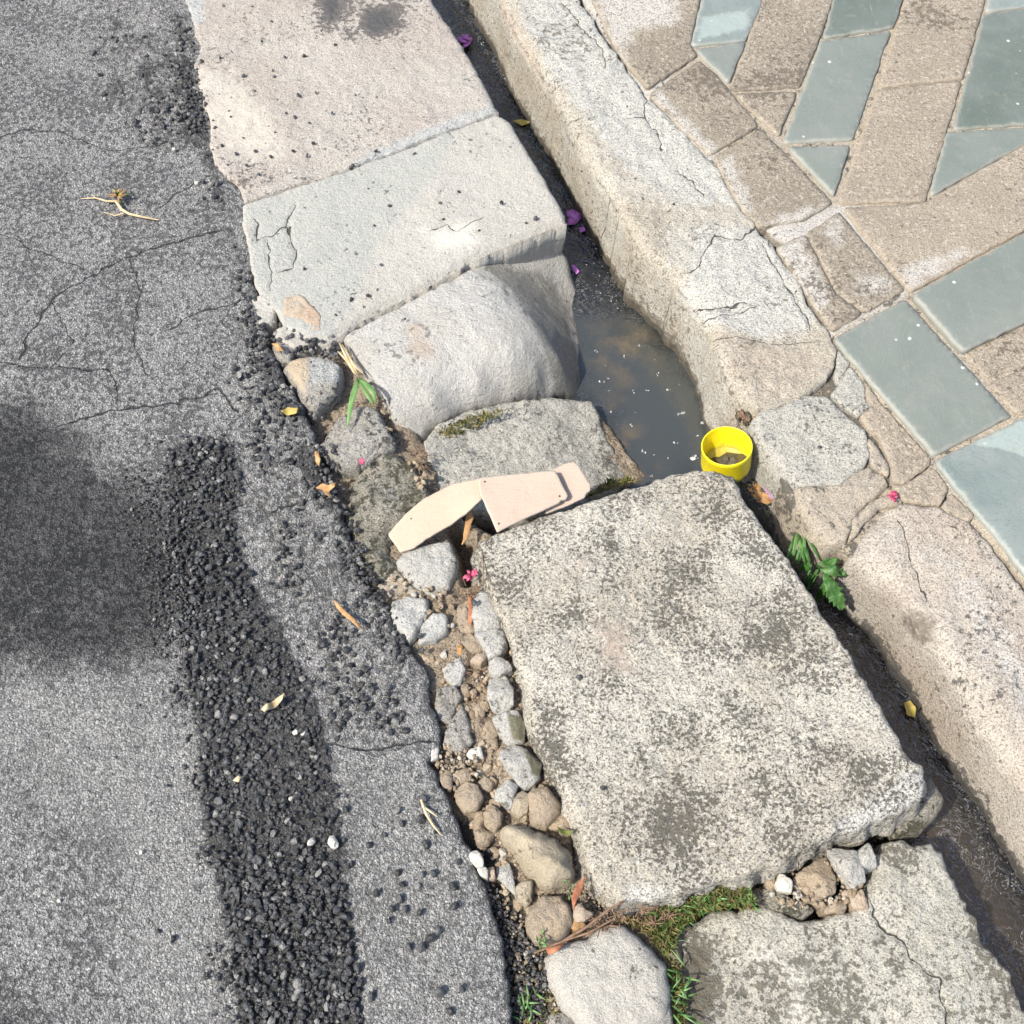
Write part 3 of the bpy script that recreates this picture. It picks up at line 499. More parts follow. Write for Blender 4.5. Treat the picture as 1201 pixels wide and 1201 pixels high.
# ---------------------------------------------------------------- covering slab over the channel
SL = [(557, 643), (563, 634), (580, 624), (633, 604), (687, 590), (733, 573), (790, 554), (815, 547), (840, 549), (862, 558), (883, 600), (905, 630), (927, 655), (960, 702), (987, 752), (1018, 802), (1044, 846), (1064, 880), (1084, 900), (1088, 918), (1082, 935), (1055, 952), (1018, 966), (983, 978), (945, 996),
      (905, 1015), (867, 1028), (800, 1045), (768, 1054), (727, 1056), (704, 1040), (688, 1013), (682, 973), (657, 923), (630, 877), (618, 845), (616, 800), (597, 750), (580, 700), (567, 675)]
tag(slab('covering_slab', SL, M['slab'], z=.014, sp=.0034, thick=.058, R=.012, Hd=.008, jit=.0028, jf=45, rough=.0034, rf=75, lump=.006, lf=9, batter=.12, side=.006,
         masks=[(0, [(985, 965), (1060, 912), (1090, 900), (1090, 935), (1010, 985), (960, 995)], .018, .95), (1, [(712, 622), (722, 620), (724, 645), (714, 648)], .006, .42), (1, [(790, 906), (799, 906), (799, 916), (790, 916)], .006, .5), (0, [(735, 1035), (800, 1040), (760, 1060), (730, 1060)], .012, .7),
                (2, [(690, 730), (745, 720), (750, 800), (700, 790)], .05, .6), (2, [(640, 660), (700, 650), (690, 700)], .05, .5), (2, [(850, 900), (900, 920), (870, 960)], .05, .5)]),
    'large rectangular lichen speckled stone slab covering the drain', 'slab')
tag(slab('under_stone', [(1040, 950), (1095, 905), (1112, 935), (1104, 955), (1085, 972), (1055, 980)], M['mossy'], z=-.05, sp=.004, thick=.1, R=.02, Hd=.015, rough=.005), 'brown broken stone poking out under the slab corner', 'stone')
# bottom concrete
C1 = [(770, 1215), (790, 1130), (798, 1088), (840, 1068), (887, 1060), (910, 1070), (950, 1075), (1000, 1066), (1013, 1045), (1027, 1010), (1047, 988), (1093, 990), (1113, 1013), (1133, 1047), (1153, 1093), (1175, 1127), (1200, 1167), (1250, 1250), (1270, 1480), (770, 1480)]
tag(slab('concrete_slab', C1, M['oldconc'], z=-.04, sp=.0036, thick=.13, R=.012, Hd=.009, jit=.006, jf=45, rough=.004, rf=60, lump=.008, lf=9, batter=.15,
         cracks=[([(1012, 1050), (1035, 1085), (1060, 1105), (1070, 1125), (1085, 1140), (1103, 1150), (1108, 1190), (1120, 1260)], .0018, .005)],
         masks=[(1, [(800, 1095), (835, 1105), (848, 1160), (830, 1215), (790, 1260), (780, 1180)], .03, .95), (1, [(880, 1110), (980, 1090), (1040, 1130), (1030, 1220), (890, 1260), (850, 1180)], .07, .5), (2, [(880, 1118), (912, 1110), (915, 1130), (885, 1132)], .03, .8), (2, [(920, 1140), (945, 1140), (950, 1200), (920, 1190)], .035, .8),
                (0, [(1010, 1060), (1100, 1010), (1160, 1110), (1210, 1230), (1110, 1230), (1060, 1110)], .09, .55), (1, [(1030, 1000), (1060, 990), (1080, 1010), (1060, 1025)], .02, .45), (1, [(1130, 1060), (1150, 1090), (1200, 1170), (1180, 1180), (1140, 1120)], .015, .4)]),
    'cracked stained concrete slab at the bottom right beside the channel', 'slab')
rock('white_boulder', [(640, 1120), (650, 1108), (670, 1102), (690, 1100), (706, 1084), (733, 1082), (750, 1096), (764, 1110), (782, 1132), (788, 1160), (785, 1187), (765, 1215), (720, 1225), (683, 1207), (660, 1180), (644, 1154)], 'pale', 'broad smooth whitish rock at the bottom between grass and moss', 'rock', z=-.004, R=.022, H_=.02, thick=.06, sp=.003, rough=.002, lump=.01, lf=14, masks=[(1, [(735, 1130), (750, 1125), (755, 1155), (740, 1152)], .012, .45), (1, [(758, 1125), (772, 1128), (770, 1140), (757, 1138)], .01, .4)])
rock('grey_stone', [(640, 1190), (662, 1184), (690, 1212), (700, 1260), (640, 1260)], 'rubble', 'grey stone tip at the bottom edge left of the whitish rock', z=-.02, R=.015, H_=.015)
rock('speckled_stone', [(752, 1190), (786, 1172), (792, 1215), (790, 1260), (745, 1260)], 'rubble', 'rough speckled stone against the right side of the whitish rock', z=-.012, R=.012, H_=.012)
# ---------------------------------------------------------------- rocks in the gap left of the slab
GR = 'stones packed in the gap beside the slab'
for args in [
 ('white', [(485, 95), (545, 40), (600, 75), (640, 180), (660, 245), (590, 272), (530, 275), (500, 190)], 'oval white and green stone topmost in the gap with a black spot', .006),
 ('tan', [(420, 125), (470, 100), (492, 190), (520, 268), (440, 283), (415, 230)], 'slim tan stone left of the topmost oval white stone', -.004),
 ('white', [(515, 292), (600, 272), (670, 277), (690, 350), (660, 400), (590, 430), (570, 360)], 'pale wedge stone directly below the topmost oval white stone', .004),
 ('tan', [(440, 310), (480, 290), (530, 330), (560, 380), (470, 390), (440, 350)], 'tan round pebble left of the pale wedge stone', -.008),
 ('white', [(595, 440), (640, 420), (700, 450), (722, 490), (640, 528), (600, 500)], 'small knobbly white stone third down the row beside the slab', .004),
 ('white', [(605, 535), (680, 515), (730, 600), (730, 680), (660, 725), (600, 690), (590, 640)], 'green tinged white stone fourth down the row beside the slab', .004),
 ('white', [(612, 755), (680, 728), (750, 730), (790, 800), (790, 890), (700, 900), (650, 840)], 'angular stone with dark right half above the long white stone', 0),
 ('white', [(655, 930), (730, 903), (800, 940), (885, 1020), (870, 1080), (810, 1158), (760, 1130), (680, 1020)], 'long white stone with dark flank halfway down the slab edge', .006),
 ('white', [(345, 480), (430, 425), (458, 500), (440, 580), (400, 600), (345, 535)], 'flat whitish stone above the long grey mortar pieces', -.01),
 ('white', [(55, 110), (130, 80), (240, 100), (250, 175), (190, 280), (140, 345), (60, 270), (45, 190)], 'large pale stone at the road edge below the sandy mortar', .0),
 ('white', [(215, 250), (280, 180), (350, 200), (357, 280), (290, 335), (195, 350)], 'round pale stone with grey centre right of the large pale stone', -.004),
 ('rubble', [(310, 605), (400, 590), (432, 650), (400, 700), (372, 790), (310, 775), (290, 690)], 'long light grey mortar piece upper of two at the road edge', -.006),
 ('rubble', [(350, 850), (440, 700), (480, 800), (502, 900), (440, 962), (370, 950), (330, 910)], 'light grey mortar piece lower of two at the road edge', -.006),
 ('orange', [(408, 350), (440, 358), (452, 402), (418, 412)], 'tiny orange stone beside the tan round pebble', -.008),
 ('peach', [(488, 450), (540, 408), (577, 415), (545, 470)], 'small peach stone left of the third white stone', -.006),
 ('chalk', [(235, 950), (300, 945), (302, 990), (262, 1018)], 'small white chip at the road edge left of the soil', .0),
 ('chalk', [(470, 970), (540, 928), (552, 990), (500, 1002)], 'small white chip on the soil right of the lower mortar piece', -.008),
 ('tan', [(485, 690), (560, 660), (565, 745), (540, 790), (480, 740)], 'brown clod beside the fourth white stone', -.014),
 ('tan', [(545, 800), (600, 785), (640, 850), (605, 890), (560, 870)], 'brown clod left of the dark halved stone', -.014),
 ('tan', [(580, 905), (635, 890), (645, 940), (600, 960)], 'small brown clod upper left of the long white stone', -.016),
 ('tan', [(440, 590), (475, 590), (480, 650), (435, 660)], 'small tan lump below the flat whitish stone', -.016)]:
    m, pts, lab, zt = args; px = Zm(*z7, pts); wd = at([p[0] for p in px], [p[1] for p in px]); r = .5*np.ptp(wd, 0).min()
    flat = m == 'rubble' or 'flat' in lab or 'large pale' in lab or 'round pale' in lab
    rock({'chalk': 'stone_chip'}.get(m, 'stone' if 'clod' not in lab else 'soil_clod'), px, m, lab, 'clod' if 'clod' in lab else 'stone', GR, z=zt, R=r*(.35 if flat else .85), H_=r*(.3 if flat else .75), sp=max(.0016, r*.11), lump=r*.35, lf=45, rough=.002, thick=.03, facet=not flat,
         masks=[(2, Zm(*z7, [(560, 60), (650, 120), (670, 260), (570, 260)]), .008, .55)] if 'topmost oval' in lab else [(2, Zm(*z7, [(690, 740), (790, 760), (800, 900), (720, 890)]), .006, .85)] if 'halved' in lab or 'dark right' in lab else [(2, Zm(*z7, [(755, 900), (890, 1000), (880, 1090), (830, 1090), (800, 1000)]), .006, .85)] if 'dark flank' in lab else [])  # shade of the right flanks put into the colour, greenish on the topmost
for m, pts, lab, zt in [
 ('tan', [(165, 145), (228, 110), (242, 195), (200, 205)], 'small brown stone at the asphalt edge above the white chips', -.004),
 ('tan', [(245, 130), (330, 100), (347, 160), (270, 182)], 'brown stone behind the large sandy brown stone', -.006),
 ('tan', [(258, 200), (330, 165), (390, 190), (412, 260), (370, 322), (310, 330), (265, 275)], 'large sandy brown stone at the left of the lower gap', .002),
 ('tan', [(395, 175), (430, 150), (467, 175), (455, 212), (405, 210)], 'small round tan pebble with dark centre in the lower gap', -.008),
 ('white', [(478, 262), (500, 205), (560, 160), (610, 192), (580, 260), (562, 317)], 'triangular white stone below the long white stone', .002),
 ('cream', [(588, 270), (640, 208), (668, 250), (662, 340), (620, 362), (578, 330)], 'buff stone with an orange rust spot beside the triangular white stone', .0),
 ('tan', [(668, 230), (700, 200), (780, 190), (858, 285), (850, 342), (770, 430), (700, 400), (668, 320)], 'large flat sandy stone above the big pear shaped pebble', .004),
 ('tan', [(790, 425), (862, 340), (912, 370), (920, 420), (830, 442)], 'sandy stone piece tucked between flat sandy stone and slab', -.006),
 ('tan', [(420, 340), (470, 300), (520, 345), (520, 410), (480, 450), (432, 405)], 'brown stone touching the left tip of the pear shaped pebble', -.002),
 ('tan', [(368, 340), (412, 330), (430, 430), (480, 458), (440, 520), (390, 530), (365, 450)], 'crumbly brown stone left of the pear shaped pebble', -.008),
 ('cream', [(513, 420), (530, 392), (570, 385), (680, 400), (830, 468), (918, 550), (928, 640), (915, 700), (870, 725), (790, 757), (730, 725), (680, 670), (630, 595), (545, 490)], 'big pear shaped cream pebble, largest in the gap', .018),
 ('chalk', [(338, 580), (380, 563), (410, 610), (405, 648), (350, 612)], 'white chip at the asphalt edge, upper of two', .004),
 ('chalk', [(390, 665), (428, 658), (442, 712), (402, 692)], 'white chip at the asphalt edge, lower of two', .002),
 ('peach', [(452, 660), (475, 655), (478, 710), (455, 712)], 'thin peach sliver beside the lower white chip', -.004),
 ('white', [(488, 620), (540, 608), (582, 680), (602, 800), (560, 770), (500, 690)], 'long pale mauve stone below the crumbly brown stone', -.008),
 ('cream', [(603, 765), (640, 728), (690, 730), (692, 840), (660, 872), (608, 832)], 'oblong tan stone above the large round stone', -.002),
 ('tan', [(653, 930), (700, 858), (760, 808), (850, 810), (890, 860), (922, 960), (880, 1020), (800, 1072), (710, 1062), (660, 1005)], 'large round tan stone just above the whitish rock', .006),
 ('peach', [(925, 925), (958, 868), (1038, 915), (990, 955), (935, 960)], 'angular pale peach stone beside the long twig', 0.),
 ('orange', [(900, 965), (950, 938), (988, 978), (930, 1002)], 'dull orange chip under the pale peach stone', -.006)]:
    px = Zm(*z8, pts); wd = at([p[0] for p in px], [p[1] for p in px]); r = .5*np.ptp(wd, 0).min()
    big = 'pear' in lab
    rock('stone_chip' if m == 'chalk' or 'chip' in lab else 'pebble' if 'pebble' in lab else 'stone', px, m, lab, 'stone', GR, z=zt, R=r*.85, H_=r*(.9 if big else .6), sp=max(.0016, r*.09), lump=r*.3, lf=45, rough=.002, thick=.03, facet=not (big or 'large round' in lab or 'pebble' in lab or 'oblong' in lab),
         masks=[(2, Zm(*z8, [(640, 400), (830, 470), (930, 560), (920, 640), (760, 520), (660, 440)]), .012, .5)] if big else [])  # pear pebble's upper right side darkened, its shade painted in
for m, pts, lab, zt in [
 ('tan', [(395, 685), (440, 650), (470, 630), (520, 602), (545, 690), (540, 730), (500, 752), (410, 722)], 'brown faceted stone under the lower slab edge', -.02),
 ('white', [(518, 576), (625, 588), (652, 690), (610, 717), (560, 640)], 'white slab shaped stone under the lower slab edge', -.012),
 ('white', [(628, 590), (662, 562), (692, 640), (640, 642)], 'small white stone right of the white slab shaped stone', -.016),
 ('chalk', [(332, 705), (350, 672), (385, 700), (387, 737), (342, 727)], 'white angular chip near the moss under the slab', -.02),
 ('tan', [(500, 780), (580, 765), (572, 802), (510, 802)], 'flat brown flake in front of the faceted stone', -.034),
 ('peach', [(588, 750), (640, 730), (656, 790), (610, 795)], 'pinkish crumbly stone at the start of the concrete crack', -.03),
 ('tan', [(418, 750), (510, 742), (490, 786)], 'thin brown flake left of the crumbly pinkish stone', -.034),
 ('tan', [(305, 700), (325, 690), (333, 712), (312, 718)], 'tiny tan pebble left of the white angular chip', -.034),
 ('peach', [(562, 740), (580, 725), (592, 745), (578, 768)], 'tiny peach chip between brown faceted and pinkish stones', -.032),
 ('mossy', [(225, 742), (300, 722), (400, 762), (470, 795), (430, 815), (330, 792)], 'mossy ochre lump at the top edge of the bottom concrete', -.034)]:
    px = Zm(*z9, pts); wd = at([p[0] for p in px], [p[1] for p in px]); r = .5*np.ptp(wd, 0).min()
    rock('stone', px, m, lab, 'stone', 'rubble under the lower slab edge', z=zt, R=r*.7, H_=r*.6, sp=max(.0016, r*.09), lump=r*.4, lf=50, rough=.002, thick=.03, facet=True)
# ---------------------------------------------------------------- right side: kerb, patched kerb, pavement
K1 = [(510, -140), (545, -80), (588, 0), (606, 38), (634, 82), (660, 128), (692, 190), (718, 228), (748, 286), (786, 322), (808, 345), (826, 372), (840, 412), (856, 447), (872, 468), (888, 480), (907, 481), (943, 462), (972, 446), (980, 432), (979, 410), (974, 390), (955, 370), (935, 320), (905, 288), (878, 256), (834, 186), (757, 111), (690, 20), (640, -80), (600, -140)]
CK = [([(660, 5), (685, 35), (707, 60), (710, 80)], .0016, .004), ([(757, 112), (757, 138), (770, 155), (777, 175)], .0016, .004), ([(757, 138), (735, 138)], .0012, .002, .7), ([(798, 202), (815, 212), (825, 228)], .0016, .003), ([(890, 262), (866, 280), (840, 275), (820, 310), (806, 318)], .0016, .004), ([(895, 285), (905, 310), (930, 345), (952, 382)], .0016, .004),
      ([(800, 350), (825, 362), (850, 360), (880, 355)], .0016, .004), ([(810, 376), (850, 370), (885, 360)], .0013, .003, .8), ([(905, 288), (890, 262)], .0013, .003, .8), ([(790, 345), (800, 372), (810, 400)], .003, .01), ([(660, 140), (680, 140)], .0015, .003, .7), ([(840, 395), (905, 402), (960, 400)], .001, .001, .5)]
tag(slab('kerb', K1, M['kerb'], z=.002, sp=.0034, thick=.19, R=.024, Hd=.017, jit=.004, jf=35, rough=.0036, rf=55, lump=.006, lf=12, batter=.07, cracks=CK, side=.003, rings=12, rim=K1[:15], grow=.001,
         masks=[(0, [(600, -60), (660, -60), (760, 110), (830, 180), (870, 240), (800, 240), (740, 200), (660, 110), (615, 30)], .03, .9), (0, [(820, 270), (900, 265), (960, 380), (900, 400), (830, 380), (800, 340)], .04, 1), (2, [(560, -40), (600, 0), (640, 90), (700, 220), (730, 290), (690, 230), (600, 80)], .03, .8),
                (2, [(840, 395), (960, 400), (980, 440), (900, 475), (850, 440)], .03, .55), (1, [(690, 200), (716, 228), (740, 290), (790, 345), (770, 350), (700, 260)], .02, .35)]),
    'long pale cracked concrete kerb along the upper channel', 'kerb')
pk = empty('patched_kerb', (*at(985, 540), -.01)); tag(pk, 'patchwork of cracked stones and mortar between the two kerbs', 'kerb')
bpy.context.view_layer.update()
def part(name, px, mat, **k):
    o = slab(name, px, M[mat], parent=pk, **k); o.matrix_parent_inverse = pk.matrix_world.inverted(); return o
pkw = dict(sp=.003, R=.003, Hd=.002, grow=.0016, jit=.0014, jf=60, rough=.002, rf=70, lump=.004, lf=18)
part('stone', [(884, 490), (893, 483), (910, 480), (947, 463), (970, 464), (989, 484), (1012, 504), (1021, 533), (1012, 546), (997, 556), (986, 566), (933, 569), (906, 536), (887, 512)], 'greystone', z=.0, thick=.16, batter=.1, masks=[(0, [(890, 490), (960, 470), (1015, 520), (990, 560), (920, 550)], .03, .6)], **{**pkw, 'R': .012, 'Hd': .009}, rim=[(884, 490), (887, 512), (906, 536), (933, 569)])
part('mortar', [(932, 572), (988, 569), (999, 558), (1020, 547), (1036, 558), (1041, 568), (1015, 588), (1000, 606), (992, 632), (973, 637), (949, 614), (936, 592)], 'mortar', z=-.002, thick=.16, batter=.1, **{**pkw, 'R': .014, 'Hd': .012}, rim=[(932, 572), (936, 592), (949, 614), (973, 637)])
part('stone', [(984, 452), (997, 429), (1012, 447), (1019, 478), (1007, 486), (992, 478), (976, 461)], 'greystone', z=.0, thick=.05, **pkw)
part('mortar', [(1014, 445), (1033, 471), (1091, 537), (1089, 543), (1060, 566), (1049, 562), (1046, 541), (1032, 512), (1019, 500), (1010, 488), (1021, 480)], 'sandpale', z=.0, thick=.05, **pkw)
part('stone', [(1019, 514), (1031, 527), (1043, 543), (1041, 556), (1024, 543), (1022, 530)], 'mortar', z=.001, thick=.05, **pkw)
part('stone', [(1048, 568), (1061, 569), (1092, 548), (1113, 572), (1102, 591), (1062, 587)], 'sandpale', z=.0, thick=.05, **pkw)
part('stone', [(1117, 579), (1141, 602), (1136, 611), (1114, 602), (1106, 593)], 'sandpale', z=.0, thick=.05, **pkw)
part('stone', [(1002, 609), (1020, 591), (1048, 575), (1058, 588), (1032, 595), (1012, 612), (1003, 627), (996, 633)], 'mortar', z=-.002, thick=.08, **pkw)
part('stone', [(981, 408), (996, 426), (983, 448), (979, 440), (982, 425)], 'greystone', z=-.002, thick=.05, **pkw)
part('mortar_bed', [(975, 400), (1000, 420), (1130, 570), (1150, 610), (1000, 650), (930, 590), (895, 500), (960, 450)], 'mortar', z=-.011, thick=.1, masks=[(1, [(900, 380), (1200, 380), (1200, 660), (900, 660)], .01, .45)], **pkw)
K3 = [(996, 652), (1003, 636), (1012, 619), (1030, 602), (1060, 592), (1100, 594), (1112, 604), (1135, 614), (1163, 640), (1200, 690), (1300, 830), (1420, 1000), (1500, 1480), (1400, 1480), (1300, 1085), (1222, 948), (1192, 902), (1152, 848), (1119, 790), (1082, 736), (1050, 692), (1014, 664)]
tag(slab('kerb', K3, M['kerblow'], z=.0, sp=.0036, thick=.2, R=.036, Hd=.027, jit=.003, jf=35, rough=.003, rf=55, lump=.006, lf=12, batter=.07, side=.003, rings=12, rim=K3[-9:]+K3[:4],
         cracks=[([(1052, 612), (1064, 640), (1078, 680), (1090, 705)], .0013, .003, .7)],
         masks=[(2, [(1060, 700), (1095, 720), (1100, 750), (1070, 745), (1050, 720)], .03, .75), (2, [(995, 660), (1030, 690), (1060, 740), (1010, 700)], .02, .5), (0, [(1090, 650), (1130, 650), (1201, 760), (1300, 900), (1250, 900), (1150, 770)], .06, .7)]),
    'rounded sandy concrete kerb stone along the lower channel', 'kerb')
pave = slab('pavement', [(640, -100), (1500, -100), (1560, 1480), (1500, 1480), (1420, 1010), (1290, 800), (1200, 680), (1120, 590), (985, 420), (930, 290), (860, 240), (760, 115), (690, 10)], M['mortar'], z=-.0042, sp=.008, thick=.05, R=.01, Hd=.003, rough=.002, masks=[(0, [(600, -80), (700, -20), (830, 150), (900, 250), (1000, 240), (1080, 340), (970, 400), (900, 300), (750, 130)], .02, .8)]); tag(pave, kind='structure')
pave2 = mesh('pavement', [(.85, -10, -.016), (14, -10, -.016), (14, 14, -.016), (.45, 14, -.016), (.45, 2.6, -.016), (.75, 1.6, -.016), (.82, .9, -.016), (.85, .3, -.016)], [[(0, 1, 2, 3, 4, 5, 6, 7)]], M['sandpale'], mask=np.zeros((8, 4))); tag(pave2, kind='structure')
tk = dict(sp=.0055, thick=.02, R=.002, Hd=.0012, jit=.0012, jf=60, rough=.0007, rf=50, lump=.001, lf=12, rings=3, side=.0008, ew=.006, grow=.0021)
def tile(nm, px, mat, **k): return slab(nm, px, M[mat], parent=pave, **{**tk, 'z': .001+.0015*random.random(), **k})
tile('slate_tile', [(827, -14), (893, -14), (893, 2), (874, 46), (812, 52)], 'slateblue', masks=[(0, [(820, 20), (880, 10), (880, 35), (815, 50)], .03, .8)])
tile('slate_tile', [(817, 58), (873, 49), (854, 95)], 'slate')
tile('slate_tile', [(982, -14), (1062, -14), (1047, 31), (967, 43)], 'slatedark')
tile('slate_tile', [(963, 49), (1043, 37), (999, 162), (920, 166)], 'slate')
tile('slate_tile', [(926, 173), (995, 171), (978, 228)], 'slate')
tile('slate_tile', [(1163, -14), (1290, -14), (1290, -4), (1157, 12)], 'slateblue')
tile('slate_tile', [(1154, 17), (1215, 9), (1290, 0), (1250, 138), (1200, 144), (1119, 151)], 'slatedark')
tile('slate_tile', [(1111, 156), (1200, 150), (1238, 147), (1160, 190), (1091, 229)], 'slate')
tile('slate_tile', [(1072, 345), (1201, 275), (1310, 216), (1370, 286), (1201, 376), (1129, 410)], 'slate', z=.008)
tile('slate_tile', [(979, 397), (1062, 352), (1184, 487), (1096, 532)], 'slate', z=.003)
tile('slate_tile', [(1098, 541), (1188, 497), (1240, 470), (1330, 580), (1330, 830), (1260, 745), (1201, 668)], 'slateblue', z=.003, masks=[(0, [(1135, 520), (1195, 494), (1240, 500), (1201, 535), (1170, 525)], .015, 1)])
WM = lambda pts, st=.8, sf=.02: (0, pts, sf, st)
tile('sandstone_tile', [(899, -14), (980, -14), (959, 47), (937, 100), (858, 105)], 'sand')
tile('sandstone_tile', [(863, 110), (933, 107), (913, 157)], 'sand')
tile('sandstone_tile', [(1066, -14), (1157, -14), (1150, 14), (1128, 90), (1031, 101)], 'sandpale')
tile('sandstone_tile', [(1029, 106), (1127, 95), (1084, 234), (984, 238)], 'sandpale')
tile('sandstone_tile', [(690, -14), (822, -14), (809, 50), (815, 64), (760, 102), (722, 55)], 'sand', masks=[WM([(690, -14), (800, -14), (800, 30), (745, 35), (735, 80), (715, 50)], .75, .03)])
tile('sandstone_tile', [(763, 110), (820, 72), (840, 88), (888, 146), (833, 180), (798, 150)], 'sand', masks=[WM([(760, 110), (775, 105), (850, 180), (830, 185)], .7)])
tile('sandstone_tile', [(838, 185), (892, 152), (930, 190), (975, 236), (942, 256), (890, 264), (872, 246)], 'sand', masks=[WM([(840, 185), (860, 180), (885, 250), (870, 250)], .75), WM([(890, 262), (950, 240), (980, 240), (930, 268)], .7)])
tile('sandstone_tile', [(948, 274), (984, 249), (1018, 290), (1059, 338), (1015, 364), (985, 345)], 'sand', masks=[WM([(950, 265), (985, 250), (1000, 290), (970, 290)], .6, .03), WM([(1000, 310), (1060, 330), (1040, 350), (1000, 350)], .6, .03)])
tile('sandstone_tile', [(912, 290), (944, 276), (980, 345), (1010, 366), (978, 386), (957, 360)], 'sand', masks=[WM([(905, 285), (940, 275), (975, 350), (960, 370)], .85, .03)])
tile('sandstone_tile', [(991, 244), (1083, 239), (1201, 171), (1330, 100), (1390, 160), (1201, 268), (1068, 341), (1030, 292)], 'sandpale', masks=[WM([(1050, 315), (1130, 290), (1140, 298), (1070, 340)], .85, .03)])
tile('sandstone_tile', [(1132, 415), (1201, 382), (1260, 352), (1300, 400), (1201, 428), (1158, 442)], 'sandpale', z=-.001)
tile('sandstone_tile', [(1162, 448), (1201, 434), (1310, 405), (1330, 440), (1201, 485), (1192, 485)], 'sandpale', z=-.0005)
# ---------------------------------------------------------------- broken strips, cap, plants, litter
def card_mat(name, A, B):
    s = NT(name); mr, mg, mb, me = s.mask(); mp = s.n('ShaderNodeMapping'); mp.inputs['Rotation'].default_value = (0, 0, -.35); mp.inputs['Scale'].default_value = (40, 420, 40); s.t.links.new(s.P, mp.inputs['Vector'])
    col = s.mix(s.step(s.noise(1., 4, .65, P=mp.outputs[0]), .35, .65), A, B); col = s.mix(s.math('MULTIPLY', s.step(s.noise(600, 3, .7), .52, .66), .3), col, (.25, .19, .13))
    col = s.mix(s.math('MULTIPLY', s.step(s.noise(30, 6, .7), .54, .72), .4), col, (.33, .26, .19)); col = s.mix(s.math('MULTIPLY', s.step(me, .3, .9), .35), col, (.52, .46, .38))
    vo = s.voro(60); c = s.n('ShaderNodeSeparateColor'); s.t.links.new(vo.outputs['Color'], c.inputs[0]); col = s.mix(s.math('MULTIPLY', s.step(vo.outputs['Distance'], .13, .07), s.step(c.outputs[0], .78, .8)), col, (.06, .05, .04))
    return s.out(col, .85, s.bump(s.math('ADD', s.noise(1., 4, .65, P=mp.outputs[0]), s.noise(500, 3)), .0006, .8), .2)
M['card'] = card_mat('board_yellowish', (.45, .36, .275), (.43, .345, .26)); M['card2'] = card_mat('board_pinkish', (.44, .35, .28), (.42, .335, .265))
ck_ = dict(z=.02, sp=.0018, thick=.0028, R=.0012, Hd=.0004, jit=.0004, jf=120, rough=.0003, rf=90, rings=2, side=.0002, ew=.0015)
tag(slab('board_strip', Zm(*z6, [(120, 607, .003), (222, 490, .012), (330, 400, .018), (470, 330, .023), (560, 306, .026), (655, 290, .028), (690, 380, .027), (665, 392, .026), (632, 425, .025), (560, 488, .018), (480, 547, .011), (350, 622, .006), (270, 682, .002), (190, 706, -.002)]), M['card'], **ck_), 'yellowish beige board strip with black dots, left end on the mossy stone', 'strip')
tag(slab('board_strip', Zm(*z6, [(635, 288, .0325), (850, 267, .033), (1060, 246, .033), (1096, 312, .0295), (1133, 388, .0255), (1124, 408, .0245), (1097, 412, .0243), (1084, 430, .0235), (900, 512, .022), (735, 592, .021), (690, 490, .0265), (640, 380, .032), (632, 330, .0335)]), M['card2'], **ck_), 'pinkish beige middle board strip overlapping the other two pieces', 'strip')
tag(slab('board_strip', [(634, 560, .017), (652, 549, .0195), (664, 543, .021), (674, 541, .0215), (679, 546, .021), (693, 569, .0165), (692, 575, .0155), (688, 578, .015), (686, 583, .014), (664, 593, .0125), (640, 602, .011)], M['card2'], **ck_), 'short beige board end with rounded corner sticking out at the right', 'strip')
def lathe(prof, n=48):
    V, Fc = [], []
    for r, z in prof:
        for k in range(n): a = 2*math.pi*k/n; V.append((r*math.cos(a), r*math.sin(a), z))
    for i in range(len(prof)-1):
        for k in range(n): k2 = (k+1) % n; Fc.append((i*n+k, i*n+k2, (i+1)*n+k2, (i+1)*n+k))
    return V, Fc
cp = at(857, 526, .0); capo = empty('bottle_cap', (cp[0], cp[1], -.046)); tag(capo, 'bright yellow plastic cap holding mud, wedged in the channel', 'cap')
rr, hh = .0352, .046
prof = [(0.0005, 0), (rr*.93, 0), (rr*.985, .003), (rr, .008), (rr, hh-.008), (rr*1.012, hh-.007), (rr*1.012, hh-.001), (rr*1.0, hh), (rr*.965, hh), (rr*.95, hh-.002), (rr*.94, .012), (rr*.86, .0055), (rr*.84, .0045), (rr*.80, .0045), (rr*.79, .004), (0.0005, .004)]
V, Fc = lathe(prof); cw = mesh('cap_wall', V, [Fc], M['yellow'], capo)
V = []; Fc = []; n = 20
for i in range(7):
    for k in range(n): a = 2*math.pi*k/n; r = .024*i/6*(1+.25*math.sin(2*a+1)+.12*math.sin(5*a)); V.append((r*math.cos(a)+.003, r*math.sin(a)*.85+.002,   .0056+.011*max(0, 1-(i/6)**1.5)*(1+.35*math.sin(3*a+i))))
for i in range(6):
    for k in range(n): k2 = (k+1) % n; Fc.append((i*n+k, i*n+k2, (i+1)*n+k2, (i+1)*n+k))
mesh('mud', V, [Fc], M['mud'], capo)
capo.rotation_euler = (math.radians(-6), math.radians(-6), 0)
